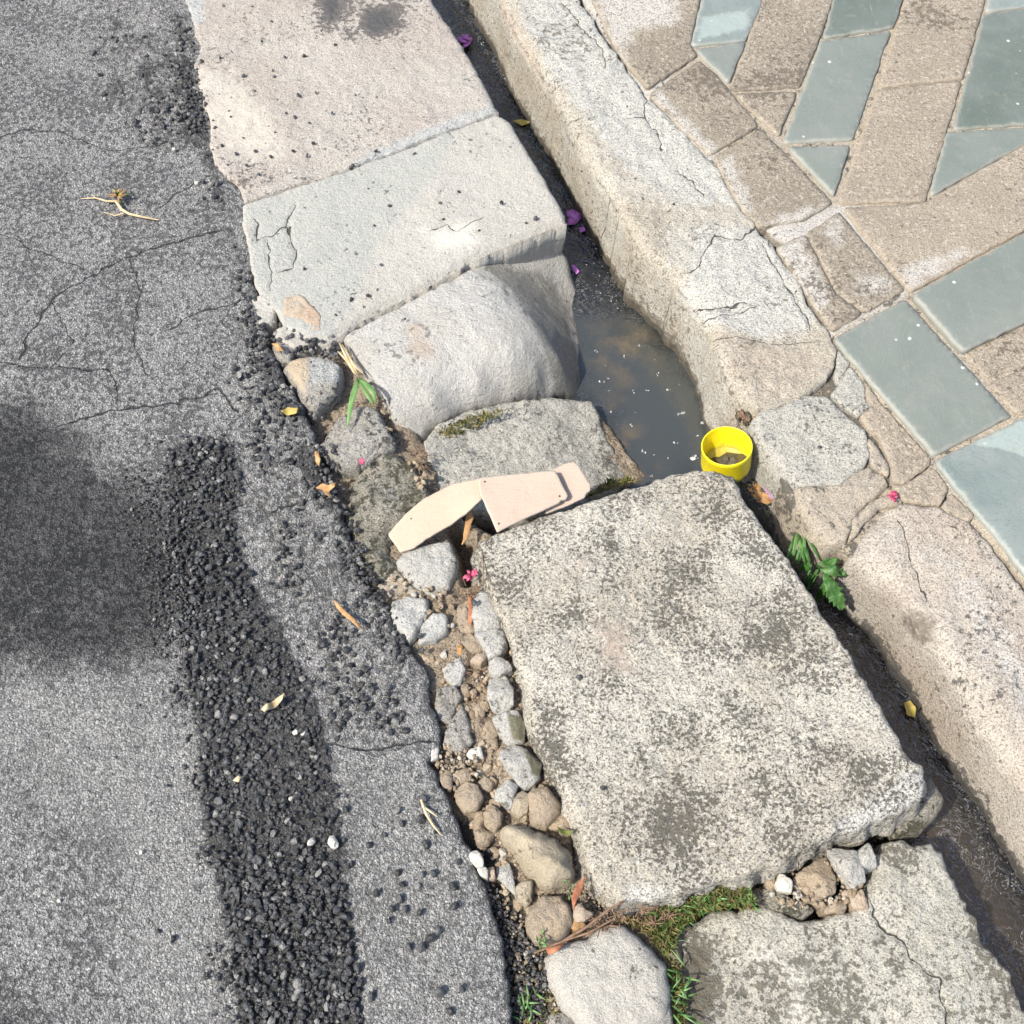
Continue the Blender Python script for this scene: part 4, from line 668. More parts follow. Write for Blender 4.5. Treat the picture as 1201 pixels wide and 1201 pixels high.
def ribbon(pts, wd, mat=None, name=None, parent=None, n=8, fold=.15):
    """a blade: centre line in world points, widths tapering to the tip, folded along the middle"""
    P = np.array(pts, float); t = np.linspace(0, 1, len(P)); tt = np.linspace(0, 1, n)
    c = np.stack([np.interp(tt, t, P[:, k]) for k in range(3)], 1)
    for _ in range(2): c[1:-1] = (c[:-2]+2*c[1:-1]+c[2:])/4
    T = np.gradient(c, axis=0); sd = np.cross(T, [0, 0, 1.]); sd /= np.maximum(np.linalg.norm(sd, axis=1), 1e-6)[:, None]
    w_ = wd*np.sin(np.pi*np.clip(.12+tt*.88, 0, 1))**.7; w_[-1] = wd*.02
    V = np.concatenate([c-sd*w_[:, None]/2+[0, 0, 1]*(fold*w_)[:, None], c, c+sd*w_[:, None]/2+[0, 0, 1]*(fold*w_)[:, None]])
    Fc = [(i, i+1, n+i+1, n+i) for i in range(n-1)]+[(n+i, n+i+1, 2*n+i+1, 2*n+i) for i in range(n-1)]
    if name is None: return V, np.array(Fc)
    o = mesh(name, V, [Fc], mat, parent); md = o.modifiers.new('thick', 'SOLIDIFY'); md.thickness = .0004
    if parent: o.matrix_parent_inverse = parent.matrix_world.inverted()
    return o
def W(px, py, z): q = at(px, py, z); return (float(q[0]), float(q[1]), z)
def tube(pts, rad, n=6):
    P = np.array(pts, float); V = []; Fc = []
    T = np.gradient(P, axis=0)
    for i, (p, t) in enumerate(zip(P, T)):
        a = np.cross(t, [.3, .2, 1.]); a /= np.linalg.norm(a); b = np.cross(t, a); b /= np.linalg.norm(b); r = rad[i] if hasattr(rad, '__len__') else rad
        for k in range(n): an = 2*math.pi*k/n; V.append(p+r*(a*math.cos(an)+b*math.sin(an)))
    for i in range(len(P)-1):
        for k in range(n): k2 = (k+1) % n; Fc.append((i*n+k, i*n+k2, (i+1)*n+k2, (i+1)*n+k))
    return np.array(V), np.array(Fc)
def join(name, pieces, mat, parent=None, sm=True):
    V = []; Fs = []; o = 0
    for v, f in pieces: V.append(np.asarray(v)); Fs.append(np.asarray(f)+o); o += len(v)
    b = mesh(name, np.vstack(V), [np.vstack(Fs)], mat, parent, sm)
    if parent: b.matrix_parent_inverse = parent.matrix_world.inverted()
    return b
# grass tuft beside the boulder
gt = empty('grass_tuft', W(418, 442, .002)); tag(gt, 'small green grass tuft growing at the left foot of the boulder', 'grass tuft'); bpy.context.view_layer.update()
for pts, wd in [(((420, 444, .003), (414, 462, .02), (410, 482, .018), (407, 503, .006)), .0075), (((421, 444, .003), (432, 452, .022), (439, 462, .018), (441, 474, .006)), .008), (((420, 445, .003), (426, 456, .016), (434, 468, .012), (439, 477, .004)), .006),
                (((419, 445, .003), (419, 455, .018), (414, 470, .02), (412, 480, .015)), .005)]:
    ribbon([W(*p) for p in pts], wd, M['grass'], 'blade', gt)
for pts in [((398, 402, .004), (404, 415, .008), (412, 430, .006), (419, 442, .003)), ((401, 404, .003), (410, 420, .007), (420, 440, .003)), ((396, 412, .003), (408, 424, .006), (417, 442, .003)), ((405, 410, .003), (414, 428, .007), (428, 440, .004))]:
    ribbon([W(*p) for p in pts], .0035, M['straw'], 'dry_blade', gt)
# weed in the channel
wl = empty('weed', W(955, 655, -.06)); tag(wl, 'green leafy weed with broad jagged leaf growing in the lower channel', 'weed'); bpy.context.view_layer.update()
def lobed(pts, name, mat, parent):
    o = slab(name, pts, mat, z=-.02, sp=.0013, thick=.0006, R=.003, Hd=.0008, jit=.0004, jf=160, rough=.0025, rf=130, rings=1, side=0, parent=parent); o.matrix_parent_inverse = parent.matrix_world.inverted(); return o
def serrated(b0, b1, hw, z0, z1, teeth=7):
    (x0, y0), (x1, y1) = b0, b1; L = math.hypot(x1-x0, y1-y0); ux, uy = (x1-x0)/L, (y1-y0)/L; A, B = [], []
    for i in range(teeth*2+1):
        t = i/(teeth*2); w_ = hw*math.sin(math.pi*min(1, t*.93+.04))**.8*(1 if i % 2 else .66); zt = z0+(z1-z0)*t+.008*math.sin(math.pi*t)
        for S_, sg in ((A, 1), (B, -1)): S_.append((x0+ux*L*t+sg*-uy*w_+ux*(3 if i % 2 else 0), y0+uy*L*t+sg*ux*w_+uy*(3 if i % 2 else 0), zt-.006*abs(w_)/hw))
    lobed(A+B[::-1], 'leaf', M['green'], wl)
serrated((966, 672), (989, 714), 12, -.026, -.052); serrated((962, 668), (993, 672), 7, -.022, -.036, 6); serrated((962, 670), (944, 684), 6, -.028, -.055, 5)
serrated((960, 662), (984, 657), 6, -.022, -.026, 5); serrated((968, 680), (962, 704), 6, -.04, -.06, 5); serrated((955, 664), (938, 664), 5, -.03, -.05, 5)
join('stem', [tube([W(955, 655, -.1), W(958, 664, -.05), W(970, 672, -.026)], .0012)], M['green'], wl)
for k in range(13):
    a = random.uniform(-14, 16); x0 = 938+random.uniform(-5, 10); y0 = 624+random.uniform(-4, 8)
    ribbon([W(x0, y0, -.055), W(x0+a*.3, y0+12, -.022), W(x0+a*.8, y0+28, -.026), W(x0+a*1.3, y0+42+random.uniform(-8, 6), -.05)], random.uniform(.003, .0055), M['green' if k % 3 else 'grass'], 'blade', wl)
# leaves and petals: each a thin curled piece
def leaf(name, px, mat, label, cat='leaf', z=.006, group=None, curl=.004, sp=.0012):
    n = len(px); q = [(p[0], p[1], z+curl*(math.sin(i*2.4+len(label))*.5+.5)) if len(p) == 2 else p for i, p in enumerate(px)]
    o = slab(name, q, M[mat], z=z, sp=sp, thick=.0006, R=.002, Hd=.0005, jit=.0005, jf=150, rough=.0008, rf=200, rings=1, side=0); tag(o, label, cat, group); return o
leaf('petal', [(670, 311), (675, 310), (680, 318), (676, 321), (672, 317)], 'purple', 'small purple petal floating beside the shaded side of the boulder', 'petal', WZ+.005, 'purple petals in the channel')
leaf('petal', [(679, 267), (685, 265), (687, 270), (681, 272)], 'purple', 'tiny purple petal fragment just below the broad purple petal', 'petal', WZ+.005, 'purple petals in the channel', sp=.0009)
leaf('leaf', [(600, 141), (612, 139), (622, 143), (612, 147)], 'yleaf', 'yellow green leaf floating in the narrow upper channel', z=WZ+.004)
leaf('leaf', [(1060, 824), (1068, 821), (1075, 830), (1074, 842), (1064, 838)], 'yleaf', 'yellow green leaf on the lower channel water beside the kerb', z=WZ+.005)
def bloom(name, cx, cy, z, r, mat, label, cat, k=6):
    e = empty(name, W(cx, cy, z)); tag(e, label, cat); bpy.context.view_layer.update()
    for i in range(k):
        a = random.uniform(0, 6.3); rp = r*random.uniform(.5, 1.15)
        ribbon([W(cx, cy, z), W(cx+math.cos(a)*rp*.55, cy+math.sin(a)*rp*.5, z+random.uniform(.002, .011)), W(cx+math.cos(a)*rp, cy+math.sin(a)*rp*.9, z+random.uniform(0, .006))], random.uniform(.004, .0075), M[mat], 'petal', e, n=6)
def bundle(cx, cy, r, lab):
    e = empty('petal', W(cx, cy, WZ+.004)); tag(e, lab, 'petal', 'purple petals in the channel'); bpy.context.view_layer.update()
    for i in range(7):
        a = random.uniform(0, 6.3); x0 = cx+random.uniform(-.5, .5)*r; y0 = cy+random.uniform(-.35, .35)*r
        ribbon([W(x0-math.cos(a)*r*.5, y0-math.sin(a)*r*.4, WZ+.003), W(x0, y0, WZ+random.uniform(.006, .014)), W(x0+math.cos(a)*r*.5, y0+math.sin(a)*r*.4, WZ+.003)], r*.0011, M['purple'], 'petal_lobe', e, n=7, fold=random.uniform(-.2, .25))
bundle(545, 48, 13, 'purple petal cluster in the channel near the top edge of the photo')
bundle(676, 255, 14, 'broad purple petal bundle in the channel beside the pale slab corner')
bloom('flower', 1048, 583, .004, 8, 'pink', 'crumpled magenta flower on the patched kerb stones', 'flower', 10)
bloom('flower', 552, 674, .0, 10, 'pink', 'crumpled red pink flower in the hole beside the slab corner', 'flower', 10)
leaf('petal', [(421, 538), (427, 537), (428, 543), (423, 545)], 'pink', 'tiny pink petal scrap above the mossy stone', 'petal', .008, curl=.002, sp=.0009)
for px, mat, lab, z in [
 ([(876, 572), (886, 566), (897, 570), (905, 578), (908, 588), (900, 592), (888, 588)], 'dry', 'wet brown leaf floating beside the yellow cap', -.07),
 ([(893, 568), (902, 566), (909, 575), (906, 586), (900, 578)], 'purple', 'dull mauve petal on the brown leaf beside the cap', -.064),
 ([(910, 592), (917, 590), (921, 600), (919, 609), (913, 604)], 'dry', 'narrow brown leaf against the patched kerb foot', -.085),
 ([(928, 598), (934, 602), (941, 612), (939, 620), (932, 612)], 'dry', 'orange brown leaf sliver at the patched kerb foot', -.05),
 ([(369, 572), (378, 567), (386, 569), (394, 565), (393, 571), (386, 575), (388, 584), (382, 580), (378, 574)], 'dry', 'curled orange dry leaf at the asphalt edge', .01),
 ([(329, 482), (338, 477), (350, 478), (348, 484), (336, 486)], 'yleaf', 'yellowish dry leaf on the asphalt left of the pitted stone', .01),
 ([(390, 702), (396, 706), (412, 722), (427, 738), (420, 736), (404, 722), (394, 712)], 'dry', 'long pinkish brown dry leaf lying on the asphalt', .012),
 ([(305, 832), (315, 826), (325, 818), (334, 812), (332, 820), (320, 830), (310, 835)], 'straw', 'straw coloured dry leaf on the black gravel strip', .014),
 ([(272, 915), (280, 911), (287, 910), (280, 917)], 'straw', 'small straw scrap on the black gravel strip', .014),
 ([(369, 530), (374, 528), (376, 540), (374, 546), (370, 542)], 'dry', 'small orange brown leaf scrap left of the mossy stone', .006),
 ([(318, 402), (326, 403), (333, 411), (325, 412)], 'dry', 'small tan leaf scrap near the cracked slab corner', .012),
 ([(670, 1052), (676, 1038), (686, 1027), (684, 1040), (676, 1058), (672, 1070)], 'redleaf', 'reddish dry leaf standing beside the large round stone', .012),
 ([(640, 1112), (650, 1110), (662, 1106), (655, 1116), (643, 1120)], 'redleaf', 'reddish leaf scrap at the upper left corner of the whitish rock', .008),
 ([(548, 592), (556, 606), (548, 632), (541, 640), (546, 612)], 'dry', 'thin dry leaf standing in the gap under the strip notch', -.01),
 ([(549, 700), (553, 696), (555, 720), (552, 736), (549, 728)], 'redleaf', 'reddish leaf sliver left of the slim tan stone', -.004),
 ([(652, 968), (660, 972), (673, 974), (668, 980), (658, 978)], 'moss', 'green leaf sliver between flat sandy stone and pebble', .004)]:
    leaf('leaf' if mat != 'purple' else 'petal', px, mat, lab, 'leaf' if mat != 'purple' else 'petal', z, curl=.006)
lc = empty('leaf_clump', W(872, 489, -.03)); tag(lc, 'clump of dead brown leaves between kerb and yellow cap', 'leaf clump'); bpy.context.view_layer.update()
for k in range(16):
    x0 = random.uniform(860, 884); y0 = random.uniform(480, 488); a = random.uniform(-6, 6)
    ribbon([W(x0, y0, -.022), W(x0+a*.5, y0+6, -.012), W(x0+a, y0+random.uniform(9, 16), -.035)], random.uniform(.004, .008), M['twig' if k % 3 else 'mud'], 'leaf', lc, n=5)
wlf = empty('leaf_litter', W(905, 588, -.07)); tag(wlf, 'wet brown leaves caught in the channel below the yellow cap', 'leaf litter'); bpy.context.view_layer.update()
for k in range(26):
    t = random.random(); x0 = 876+t*58+random.uniform(-9, 9); y0 = 560+t*52+random.uniform(-8, 8); a = random.uniform(0, 6.3); L = random.uniform(8, 16)
    ribbon([W(x0, y0, -.075), W(x0+math.cos(a)*L*.5, y0+math.sin(a)*L*.5, -.06), W(x0+math.cos(a)*L, y0+math.sin(a)*L, -.078)], random.uniform(.006, .013), M[('twig', 'mud', 'dry', 'redleaf', 'twig')[k % 5]], 'leaf', wlf, n=6)
# twigs, roots
tag(join('twig', [tube([W(*p) for p in [(626, 1118, .01), (660, 1104, .012), (690, 1086, .014), (712, 1068, .014), (732, 1056, .01)]], [.0012, .0016, .0019, .0016, .001]), tube([W(*p) for p in [(660, 1104, .012), (690, 1094, .016), (720, 1078, .014)]], [.001, .0012, .0007])], M['twig']), 'long brown twig lying above the whitish rock', 'twig')
tag(join('twig', [tube([W(*p) for p in [(494, 938, .006), (500, 955, .008), (508, 968, .007), (518, 980, .004)]], [.0016, .0018, .0015, .0007]), tube([W(*p) for p in [(497, 946, .006), (505, 952, .009), (513, 958, .006)]], [.0012, .0014, .0006])], M['straw']), 'forked straw coloured twig on the asphalt beside the small stones', 'twig')
tag(join('twig', [tube([W(*p) for p in [(566, 650, .012), (567, 670, .02), (566, 685, .01)]], [.0008, .001, .0006])], M['twig']), 'tiny upright brown twig at the upper left slab corner', 'twig')
rp = empty('uprooted_weed', W(136, 235, .004)); tag(rp, 'withered uprooted weed with pale roots lying on the asphalt', 'weed'); bpy.context.view_layer.update()
join('root', [tube([W(*p) for p in pts], r) for pts, r in [([(136, 236, .008), (143, 246, .008), (152, 251, .006), (170, 255, .005), (186, 258, .004)], [.0026, .0026, .0022, .0018, .0008]), ([(136, 236, .008), (125, 236, .007), (112, 232, .006), (95, 233, .004)], [.002, .0016, .0014, .0006]), ([(145, 250, .007), (135, 253, .006), (122, 249, .004)], [.0014, .0012, .0006]), ([(112, 232, .006), (108, 228, .005)], [.0012, .0005])]], M['straw'], rp)
for k in range(26):
    a = random.uniform(0, 6.3); r = random.uniform(6, 20)
    ribbon([W(138, 229, .006), W(138+math.cos(a)*r*.5, 229+math.sin(a)*r*.4, .018), W(138+math.cos(a)*r, 229+math.sin(a)*r*.55, .008)], .003, M[['dry', 'twig', 'yleaf', 'moss'][k % 4]], 'dry_blade', rp, n=5)
# ---------------------------------------------------------------- black stones, crumbs, grit
def ico(sub):
    import bmesh
    b = bmesh.new(); bmesh.ops.create_icosphere(b, subdivisions=sub, radius=1); b.verts.ensure_lookup_table()
    V = np.array([v.co[:] for v in b.verts]); Fc = np.array([[v.index for v in f.verts] for f in b.faces]); b.free(); return V, Fc
I1, I2 = ico(1), ico(2)
def chunk(base, rng, ang=.28):
    V, Fc = base; V = V.copy()
    for _ in range(6):                             # flatten some sides: angular broken stone
        n = rng.normal(size=3); n /= np.linalg.norm(n); d = rng.uniform(.55, .85); s = V@n; V -= np.maximum(0, s-d)[:, None]*n
    V *= 1+rng.uniform(-.08, .08, (len(V), 1)); V *= rng.uniform(.7, 1.25, 3)*[1, 1, .8]
    return V, Fc
VAR = [chunk(I1, RNG) for _ in range(14)]; VAR2 = [chunk(I2, RNG) for _ in range(12)]
def rot(rng):
    q = rng.normal(size=4); q /= np.linalg.norm(q); a, b, c, d = q
    return np.array([[1-2*(c*c+d*d), 2*(b*c-a*d), 2*(b*d+a*c)], [2*(b*c+a*d), 1-2*(b*b+d*d), 2*(c*d-a*b)], [2*(b*d-a*c), 2*(c*d+a*b), 1-2*(b*b+c*c)]])
def scatter_px(poly, n, rng):
    poly = np.array(poly, float); lo, hi = poly.min(0), poly.max(0); out = np.zeros((0, 2))
    while len(out) < n:
        q = rng.uniform(lo, hi, (n*2, 2)); out = np.vstack([out, q[inside(q, poly)]])
    return out[:n]
def bulk(name, items, mat, parent=None, var=VAR):
    VV = []; FF = []; o = 0
    for x, y, z, r in items:
        v, f = var[RNG.integers(len(var))]; v = v@rot(RNG).T*r+[x, y, z]; VV.append(v); FF.append(f+o); o += len(v)
    b = mesh(name, np.vstack(VV), [np.vstack(FF)], mat, parent, False); b['kind'] = 'stuff'; return b
items = []
def add(poly, n, r0, r1, zz=.002, keep=None, js=6.):
    for p in scatter_px(poly, n, RNG):
        if keep is not None and RNG.random() > keep(p): continue
        p = p + RNG.normal(size=2)*js; q = at(*p); r = RNG.uniform(r0, r1); items.append((q[0], q[1], zz+RNG.uniform(-.002, .0035), r))
STRIPP = [(203, 525), (235, 512), (262, 520), (282, 552), (270, 610), (298, 690), (345, 780), (378, 870), (394, 960), (406, 1080), (425, 1240), (292, 1240), (275, 1090), (248, 980), (238, 880), (226, 800), (205, 680)]
nz = lambda p: float(np.clip(.5+1.9*fbm(np.array([[p[0], p[1]]])*1., .022, 3, 77)[0], 0, 1))
nz3 = lambda p: float(np.clip(.75+2.2*fbm(np.array([[p[0], p[1]]])*1., .018, 3, 91)[0], .5, 1))
add(STRIPP, 2600, .0028, .0062, .0018, nz3); add(STRIPP, 1300, .0018, .0034, .001, None, 9.)
add([(165, 520), (205, 520), (232, 820), (250, 980), (290, 1230), (255, 1230), (222, 900), (190, 760)], 900, .0014, .004, .000, nz)
add([(140, 560), (225, 540), (240, 760), (190, 770)], 500, .0015, .003, .0)
nz2 = lambda p: float(np.clip(.1+3.2*fbm(np.array([[p[0], p[1]]])*1., .03, 3, 55)[0], 0, 1))
add(COARSE, 900, .002, .0060, .001, nz2); add(EDGEC, 650, .002, .0056, .001, nz); add(TOPC, 700, .002, .0058, .0, nz)
add([(360, 480), (400, 470), (405, 560), (380, 570)], 60, .003, .006, .0, nz); add([(385, 560), (412, 620), (445, 700), (480, 760), (460, 770), (400, 660)], 200, .002, .006, .0)
add([(300, 360), (330, 390), (400, 400), (395, 420), (340, 415)], 70, .003, .006, -.002)
items.sort(key=lambda i: -i[3]*(1 if True else 0))
for k, it in enumerate(items[:300]):
    if k < 12:
        v, f = VAR2[k]; o = mesh('tar_stone', v, [f], M['agg'], road, False); base = o
        VAR2[k] = (v, f, o.data)
    else:
        o = bpy.data.objects.new('tar_stone', VAR2[k % 12][2]); C.objects.link(o); o.parent = road
    o.location = it[:3]; o.scale = (it[3],)*3; o.rotation_euler = RNG.uniform(0, 6.28, 3)
bulk('tar_gravel', items[300:], M['agg'], road)
MESHES = [VAR2[k][2] for k in range(12)]
def loose(name, spots, r, mesh_i, label, cat, group, z=0., matl=None):
    first = None
    for i, (x, y, rr_) in enumerate(spots):
        q = at(x, y, z)
        if first is None or matl is None:
            me = MESHES[(mesh_i+i) % 12]
        else: me = first.data
        if matl and first is None: me = MESHES[mesh_i].copy(); me.materials.clear(); me.materials.append(matl)
        o = bpy.data.objects.new(name, me); C.objects.link(o)
        o.location = (q[0], q[1], z+rr_*.6); o.scale = (rr_,)*3; o.rotation_euler = RNG.uniform(0, 6.28, 3); tag(o, label, cat, group)
        first = first or o
b8 = (400, 800, 3.0)
lane = Zm(*b8, [(30, 75), (65, 50), (80, 95), (130, 120), (165, 45), (190, 70), (325, 125), (60, 140), (290, 410), (285, 485), (330, 530), (300, 575), (195, 455), (150, 540), (215, 500), (200, 675), (215, 715), (270, 720), (325, 675), (395, 720), (285, 680), (395, 790), (180, 800), (225, 800), (170, 840), (340, 880), (315, 905), (285, 935), (275, 815), (205, 765), (105, 1110), (385, 1160), (60, 1005), (15, 830), (425, 1080), (410, 635), (125, 745), (240, 935), (100, 575), (20, 450), (40, 640), (345, 1095)])
loose('black_pebble', [(x, y, RNG.uniform(.0036, .0068)) for x, y in lane], 0, 0, 'loose black tar pebble on the grey asphalt right of the gravel strip', 'pebble', 'loose black pebbles right of the gravel strip')
loose('black_pebble', [(x, y, .0044 if i < 2 else .003) for i, (x, y) in enumerate([(186, 1093), (203, 1102), (164, 828), (136, 889), (220, 868), (194, 842), (197, 922), (205, 840), (156, 470), (25, 0)])], 0, 4, 'loose black tar pebble on the grey asphalt left of the gravel strip', 'pebble', 'loose black pebbles left of the gravel strip')
crumbs = [(222+x/4.8-22, y/4.8) for x, y in [(490, 80), (570, 125), (515, 237), (280, 328), (575, 400), (580, 435), (410, 430), (755, 320), (820, 525), (910, 640), (1040, 535), (720, 540), (650, 640), (780, 695), (590, 750), (805, 810), (565, 885), (430, 935), (500, 985), (690, 855), (770, 880), (480, 855), (410, 780), (370, 870), (290, 825), (340, 660), (330, 630), (475, 515), (850, 180), (645, 325), (700, 665), (930, 260), (465, 45), (300, 40)]]
loose('tar_crumb', [(x, y, RNG.uniform(.0022, .0042)) for x, y in crumbs], 0, 2, 'small black tar crumb on the rough pinkish upper slab', 'crumb', 'tar crumbs on the rough upper slab', z=.004)
c2 = [(441, 178), (414, 195), (420, 195), (412, 198), (486, 181), (432, 222), (439, 265), (516, 240), (628, 257), (417, 298), (432, 348), (412, 352), (394, 370), (357, 316), (457, 242), (520, 258), (562, 271), (538, 226), (588, 239), (617, 262), (447, 311), (505, 338), (475, 375)]
loose('tar_crumb', [(x, y, RNG.uniform(.0022, .0045)) for x, y in c2], 0, 6, 'small black tar crumb on the pale cracked slab', 'crumb', 'tar crumbs on the pale slab', z=.004)
c3 = [(736, 126), (725, 155), (754, 234), (790, 240), (676, 3), (692, 54), (714, 184), (682, 202), (745, 210), (933, 343)]
loose('tar_crumb', [(x, y, RNG.uniform(.0018, .003)) for x, y in c3], 0, 9, 'tiny black crumb on the long pale kerb', 'crumb', 'black crumbs on the kerb', z=.001)
loose('black_pebble', [(679, 795, .0055), (707, 925, .0045)], 0, 3, 'black pebble lying on the covering slab near its left edge', 'pebble', 'black pebbles on the covering slab', z=.014)
loose('black_pebble', [(961, 525, .003)], 0, 5, 'lone black crumb on the big patched kerb stone', 'pebble', None, z=0)
loose('black_pebble', [(556, 708, .0042)], 0, 5, 'round black bead on the topmost oval white stone', 'pebble', None, z=.008)
loose('white_chip', [(365, 988, .006)], 0, 1, 'smaller left one of the two bright white chips on the gravel strip rim', 'stone chip', None, z=.004, matl=M['chalk'])
loose('white_chip', [(392, 989, .0075)], 0, 8, 'larger right one of the two bright white chips on the gravel strip rim', 'stone chip', None, z=.004, matl=M['chalk'])
loose('white_chip', [(231, 216, .004), (123, 117, .003), (204, 176, .0035), (347, 860, .0045), (356, 861, .004), (342, 938, .004), (70, 1057, .003), (166, 1000, .0028)], 0, 7, 'small whitish chip lying on the dark asphalt', 'stone chip', 'small whitish chips on the asphalt', z=.002, matl=M['chalk'])
# grit and gravel in the joints
gi = []
def addg(poly, n, r0, r1, z):
    for p in scatter_px(poly, n, RNG):
        q = at(*p, z); gi.append((q[0], q[1], z+RNG.uniform(-.002, .004), RNG.uniform(r0, r1)))
addg([(500, 780), (560, 740), (600, 850), (650, 950), (690, 1060), (640, 1090), (560, 980), (505, 890)], 900, .001, .0036, -.026)
addg([(560, 690), (600, 740), (620, 860), (590, 880), (560, 790)], 200, .001, .0026, -.026)
addg([(560, 1010), (600, 1060), (640, 1110), (660, 1200), (620, 1260), (590, 1150)], 500, .001, .0034, -.026)
addg([(505, 870), (560, 880), (560, 920), (520, 930)], 160, .0012, .004, -.012)
addg([(900, 1030), (1010, 1000), (1015, 1060), (930, 1065)], 260, .0008, .003, -.036)
addg([(430, 690), (500, 760), (520, 860), (545, 850), (540, 760), (470, 690)], 250, .001, .003, -.024)
addg([(690, 1030), (760, 1060), (720, 1085), (680, 1070)], 200, .001, .0035, -.028)
gb = bulk('grit', gi, M['grit']); gb['label'] = 'loose brown and grey grit between the stones'
def crumb_mat():
    s = NT('mortar_crumb'); rd = s.geo.outputs['Random Per Island']; col = s.mix(s.step(rd, 0, 1), (.27, .205, .135), (.45, .37, .27)); col = s.mix(s.step(rd, .86, .9), col, (.46, .44, .38))
    col = s.mix(s.math('MULTIPLY', s.step(s.noise(420, 4, .7), .5, .66), .5), col, (.16, .12, .08)); return s.out(col, .95, s.bump(s.noise(260, 5, .7), .003))
cr_ = []
for poly, n_, z_, r0, r1 in [([(500, 770), (545, 740), (575, 800), (600, 880), (640, 930), (600, 950), (560, 890), (520, 880)], 150, -.028, .003, .0085), ([(515, 890), (560, 880), (600, 940), (640, 980), (600, 990), (555, 985)], 90, -.028, .003, .009), ([(555, 985), (600, 985), (660, 1060), (630, 1080), (580, 1040)], 70, -.03, .003, .008),
        ([(440, 660), (520, 690), (560, 700), (545, 745), (490, 745)], 70, -.018, .002, .006), ([(480, 530), (510, 560), (500, 580), (480, 560)], 24, -.02, .002, .006), ([(420, 430), (450, 470), (470, 515), (440, 520)], 26, -.02, .002, .006), ([(895, 1045), (1005, 1005), (1012, 1055), (930, 1070)], 60, -.042, .002, .0075), ([(560, 730), (600, 740), (625, 860), (600, 870)], 60, -.026, .002, .006)]:
    for p in scatter_px(poly, n_, RNG): q = at(*p, z_+.007); cr_.append((q[0], q[1], z_+.007+RNG.uniform(0, .004), r0+(r1-r0)*RNG.random()**2))
bulk('mortar_crumbs', cr_, crumb_mat())['label'] = 'crumbled tan mortar lumps packed between the stones'
di = []
for p in scatter_px([(545, 980), (575, 1050), (610, 1090), (640, 1130), (640, 1230), (600, 1230), (580, 1100), (555, 1030)], 520, RNG): q = at(*p, -.026); di.append((q[0], q[1], -.026+RNG.uniform(0, .006), RNG.uniform(.0014, .0042)))
bulk('black_grit', di, M['agg'])['label'] = 'black tar grit spilling into the gap beside the asphalt'
# moss: short tufts
def moss(name, polys, n, ht, mats, label, z=-.03, wd=.0022):
    for mi, m in enumerate(mats):
        VV = []; FF = []; o = 0
        for poly, zz in polys:
            for p in scatter_px(poly, n//len(mats), RNG):
                q = at(*p, zz); a = RNG.uniform(0, 6.28); h = ht*RNG.uniform(.4, 1.1); t = RNG.normal(size=2)*h*.6; b = np.array([math.cos(a), math.sin(a)])*wd*RNG.uniform(.5, 1.1)
                g = fbm(q[None], 60, 3, 4)[0]*.008
                VV += [(q[0]-b[0], q[1]-b[1], zz+g), (q[0]+b[0], q[1]+b[1], zz+g), (q[0]+t[0]*.6+b[0]*.5, q[1]+t[1]*.6+b[1]*.5, zz+g+h*.7), (q[0]+t[0]*1.2, q[1]+t[1]*1.2, zz+g+h)]; FF.append((o, o+1, o+2, o+3)); o += 4
        ob = mesh(name, VV, [FF], M[m]); ob['kind'] = 'stuff'; ob['label'] = label
moss('moss', [([(765, 1060), (800, 1050), (865, 1033), (880, 1050), (885, 1065), (850, 1064), (812, 1076), (795, 1095), (785, 1120), (768, 1100)], -.026)], 2600, .009, ['moss', 'mossdry', 'grass'], 'bright green moss cushion below the slab edge')
moss('moss', [([(685, 585), (735, 568), (745, 562), (715, 562)], -.075), ([(505, 505), (560, 485), (600, 482), (560, 500), (520, 520)], -.044), ([(600, 1130), (640, 1150), (665, 1195), (650, 1240), (610, 1240)], -.026), ([(780, 1110), (800, 1140), (808, 1215), (790, 1215)], -.03), ([(722, 1078), (768, 1078), (778, 1120), (760, 1095)], -.026)], 420, .006, ['moss', 'mossdry'], 'thin moss and dry thatch in the joints')
for nm, cx, cy, n_, z, lab, sp_ in [('grass_tuft', 798, 1170, 26, -.03, 'grass blades growing right of the whitish rock', 34), ('seedling', 634, 1106, 12, .0, 'tiny green weed growing on the large round tan stone edge', 12), ('grass_tuft', 615, 1185, 16, -.026, 'short green weeds at the bottom by the asphalt edge', 26), ('seedling', 667, 1040, 6, -.005, 'pale green sprout between pebble and round stone', 9)]:
    e = empty(nm, W(cx, cy, z)); tag(e, lab, 'grass tuft' if nm == 'grass_tuft' else 'seedling'); bpy.context.view_layer.update()
    for k in range(n_):
        x0 = cx+RNG.normal()*sp_*.25; y0 = cy+RNG.normal()*sp_*.6; a = RNG.uniform(0, 6.3); L = sp_*RNG.uniform(.4, .9)
        ribbon([W(x0, y0, z), W(x0+math.cos(a)*L*.4, y0+math.sin(a)*L*.4, z+.014), W(x0+math.cos(a)*L, y0+math.sin(a)*L, z+.008)], .0022, M['grass' if k % 2 else 'green'], 'blade', e, n=5)
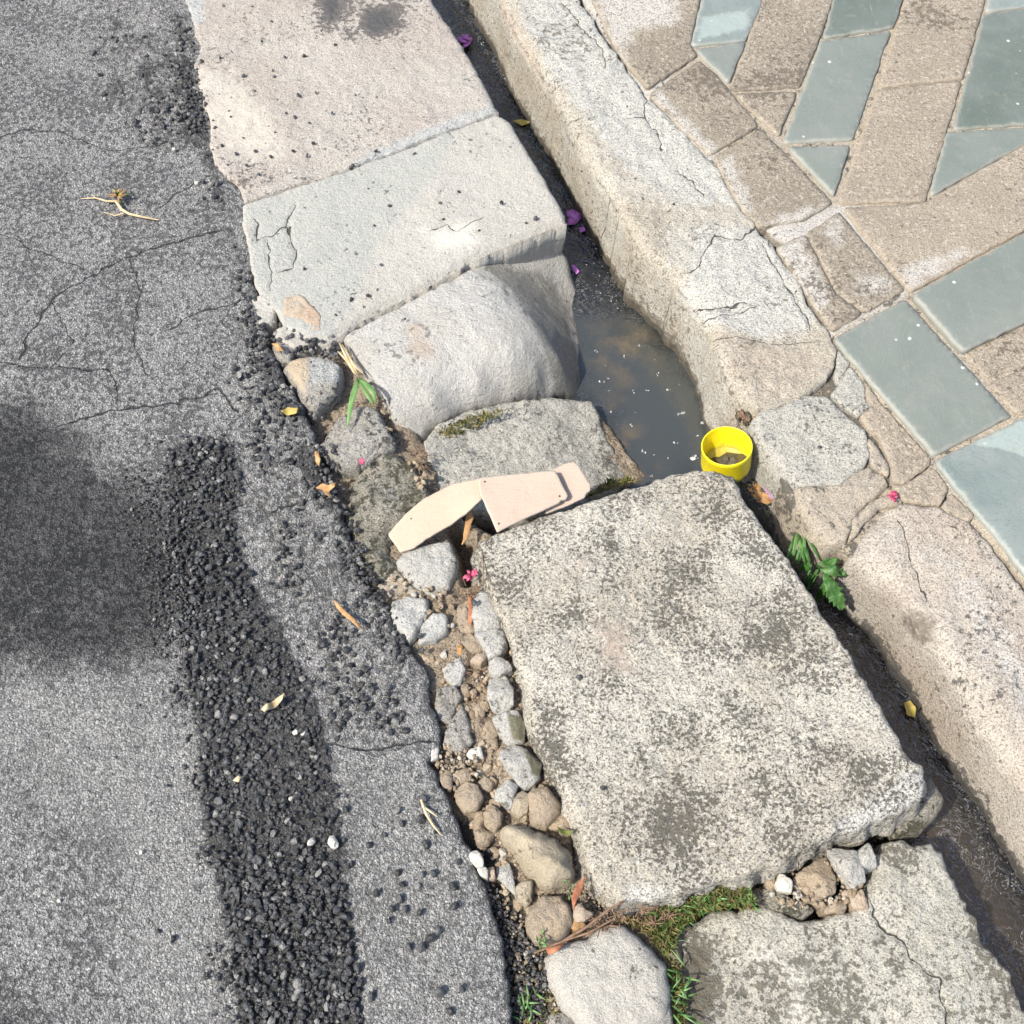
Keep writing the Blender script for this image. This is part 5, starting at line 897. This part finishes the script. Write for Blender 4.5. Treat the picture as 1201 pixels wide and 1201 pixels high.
# dry thatch of tiny twigs
th = []
for poly, n_, z in [([(690, 1075), (760, 1060), (790, 1072), (770, 1090), (735, 1080), (700, 1098)], 110, -.012), ([(475, 530), (500, 525), (505, 550), (490, 560)], 26, -.012), ([(540, 690), (560, 680), (562, 700), (545, 705)], 18, -.008), ([(862, 480), (885, 478), (888, 498), (866, 498)], 40, -.055), ([(880, 560), (930, 590), (945, 630), (910, 610)], 40, -.09), ([(540, 780), (570, 780), (590, 860), (560, 850)], 30, -.02)]:
    for p in scatter_px(poly, n_, RNG):
        a = RNG.uniform(0, 6.3); L = RNG.uniform(5, 14); th.append(tube([W(p[0], p[1], z+RNG.uniform(0, .006)), W(p[0]+math.cos(a)*L*.5, p[1]+math.sin(a)*L*.4, z+RNG.uniform(.002, .01)), W(p[0]+math.cos(a)*L, p[1]+math.sin(a)*L*.7, z+RNG.uniform(0, .006))], RNG.uniform(.0004, .0008), 4))
t_ = join('dry_thatch', th, M['twig']); t_['kind'] = 'stuff'; t_['label'] = 'tangle of brown rootlets and dry stalks in the joints'
# foam flecks on the water
fm = []
rg = (660, 350, 5.22)
for x, y, r in [(205, 325, 4), (380, 358, 5), (260, 412, 3), (245, 515, 6), (275, 490, 3), (430, 578, 5), (515, 560, 3), (650, 565, 4), (290, 697, 4), (445, 700, 3), (725, 705, 7), (740, 700, 5), (425, 775, 4), (690, 890, 5), (495, 940, 5), (855, 765, 5), (825, 838, 4), (840, 485, 6), (850, 500, 5), (910, 605, 5), (550, 1085, 6), (810, 985, 9), (800, 975, 6), (575, 465, 4), (710, 530, 3), (565, 380, 3), (470, 290, 3), (645, 978, 3), (285, 565, 3), (560, 960, 3)]:
    for k in range(3):
        q = at(660+(x+RNG.normal()*r*1.6)/5.22, 350+(y+RNG.normal()*r)/5.22, WZ); s = r*.00042*RNG.uniform(.5, 1.1); fm.append((q[0], q[1], WZ+s*.1, s))
for poly, n_ in [([(675, 270), (700, 270), (760, 350), (720, 370), (690, 350)], 70), ([(530, 40), (560, 70), (640, 170), (690, 240), (690, 262), (668, 262), (600, 150)], 60), ([(1040, 790), (1100, 870), (1180, 990), (1201, 1060), (1150, 1040), (1100, 900)], 30), ([(900, 590), (960, 680), (1020, 770), (990, 740)], 40)]:
    for p in scatter_px(poly, n_, RNG): q = at(*p, WZ); s = RNG.uniform(.0004, .0014); fm.append((q[0], q[1], WZ+s*.1, s))
for a, b, n_ in [((522, 0), (700, 262), 50), ((560, 45), (640, 165), 30), ((1035, 760), (1180, 985), 26)]:
    for k in range(n_):
        t = RNG.random(); q = at(a[0]+(b[0]-a[0])*t+RNG.normal()*2, a[1]+(b[1]-a[1])*t+RNG.normal()*2, WZ); s = RNG.uniform(.0006, .0016); fm.append((q[0], q[1], WZ, s))
bulk('foam', fm, M['foam'], var=[(v*[1.3, 1.3, .4], f) for v, f in VAR])['label'] = 'tiny pale foam flecks floating on the channel water'
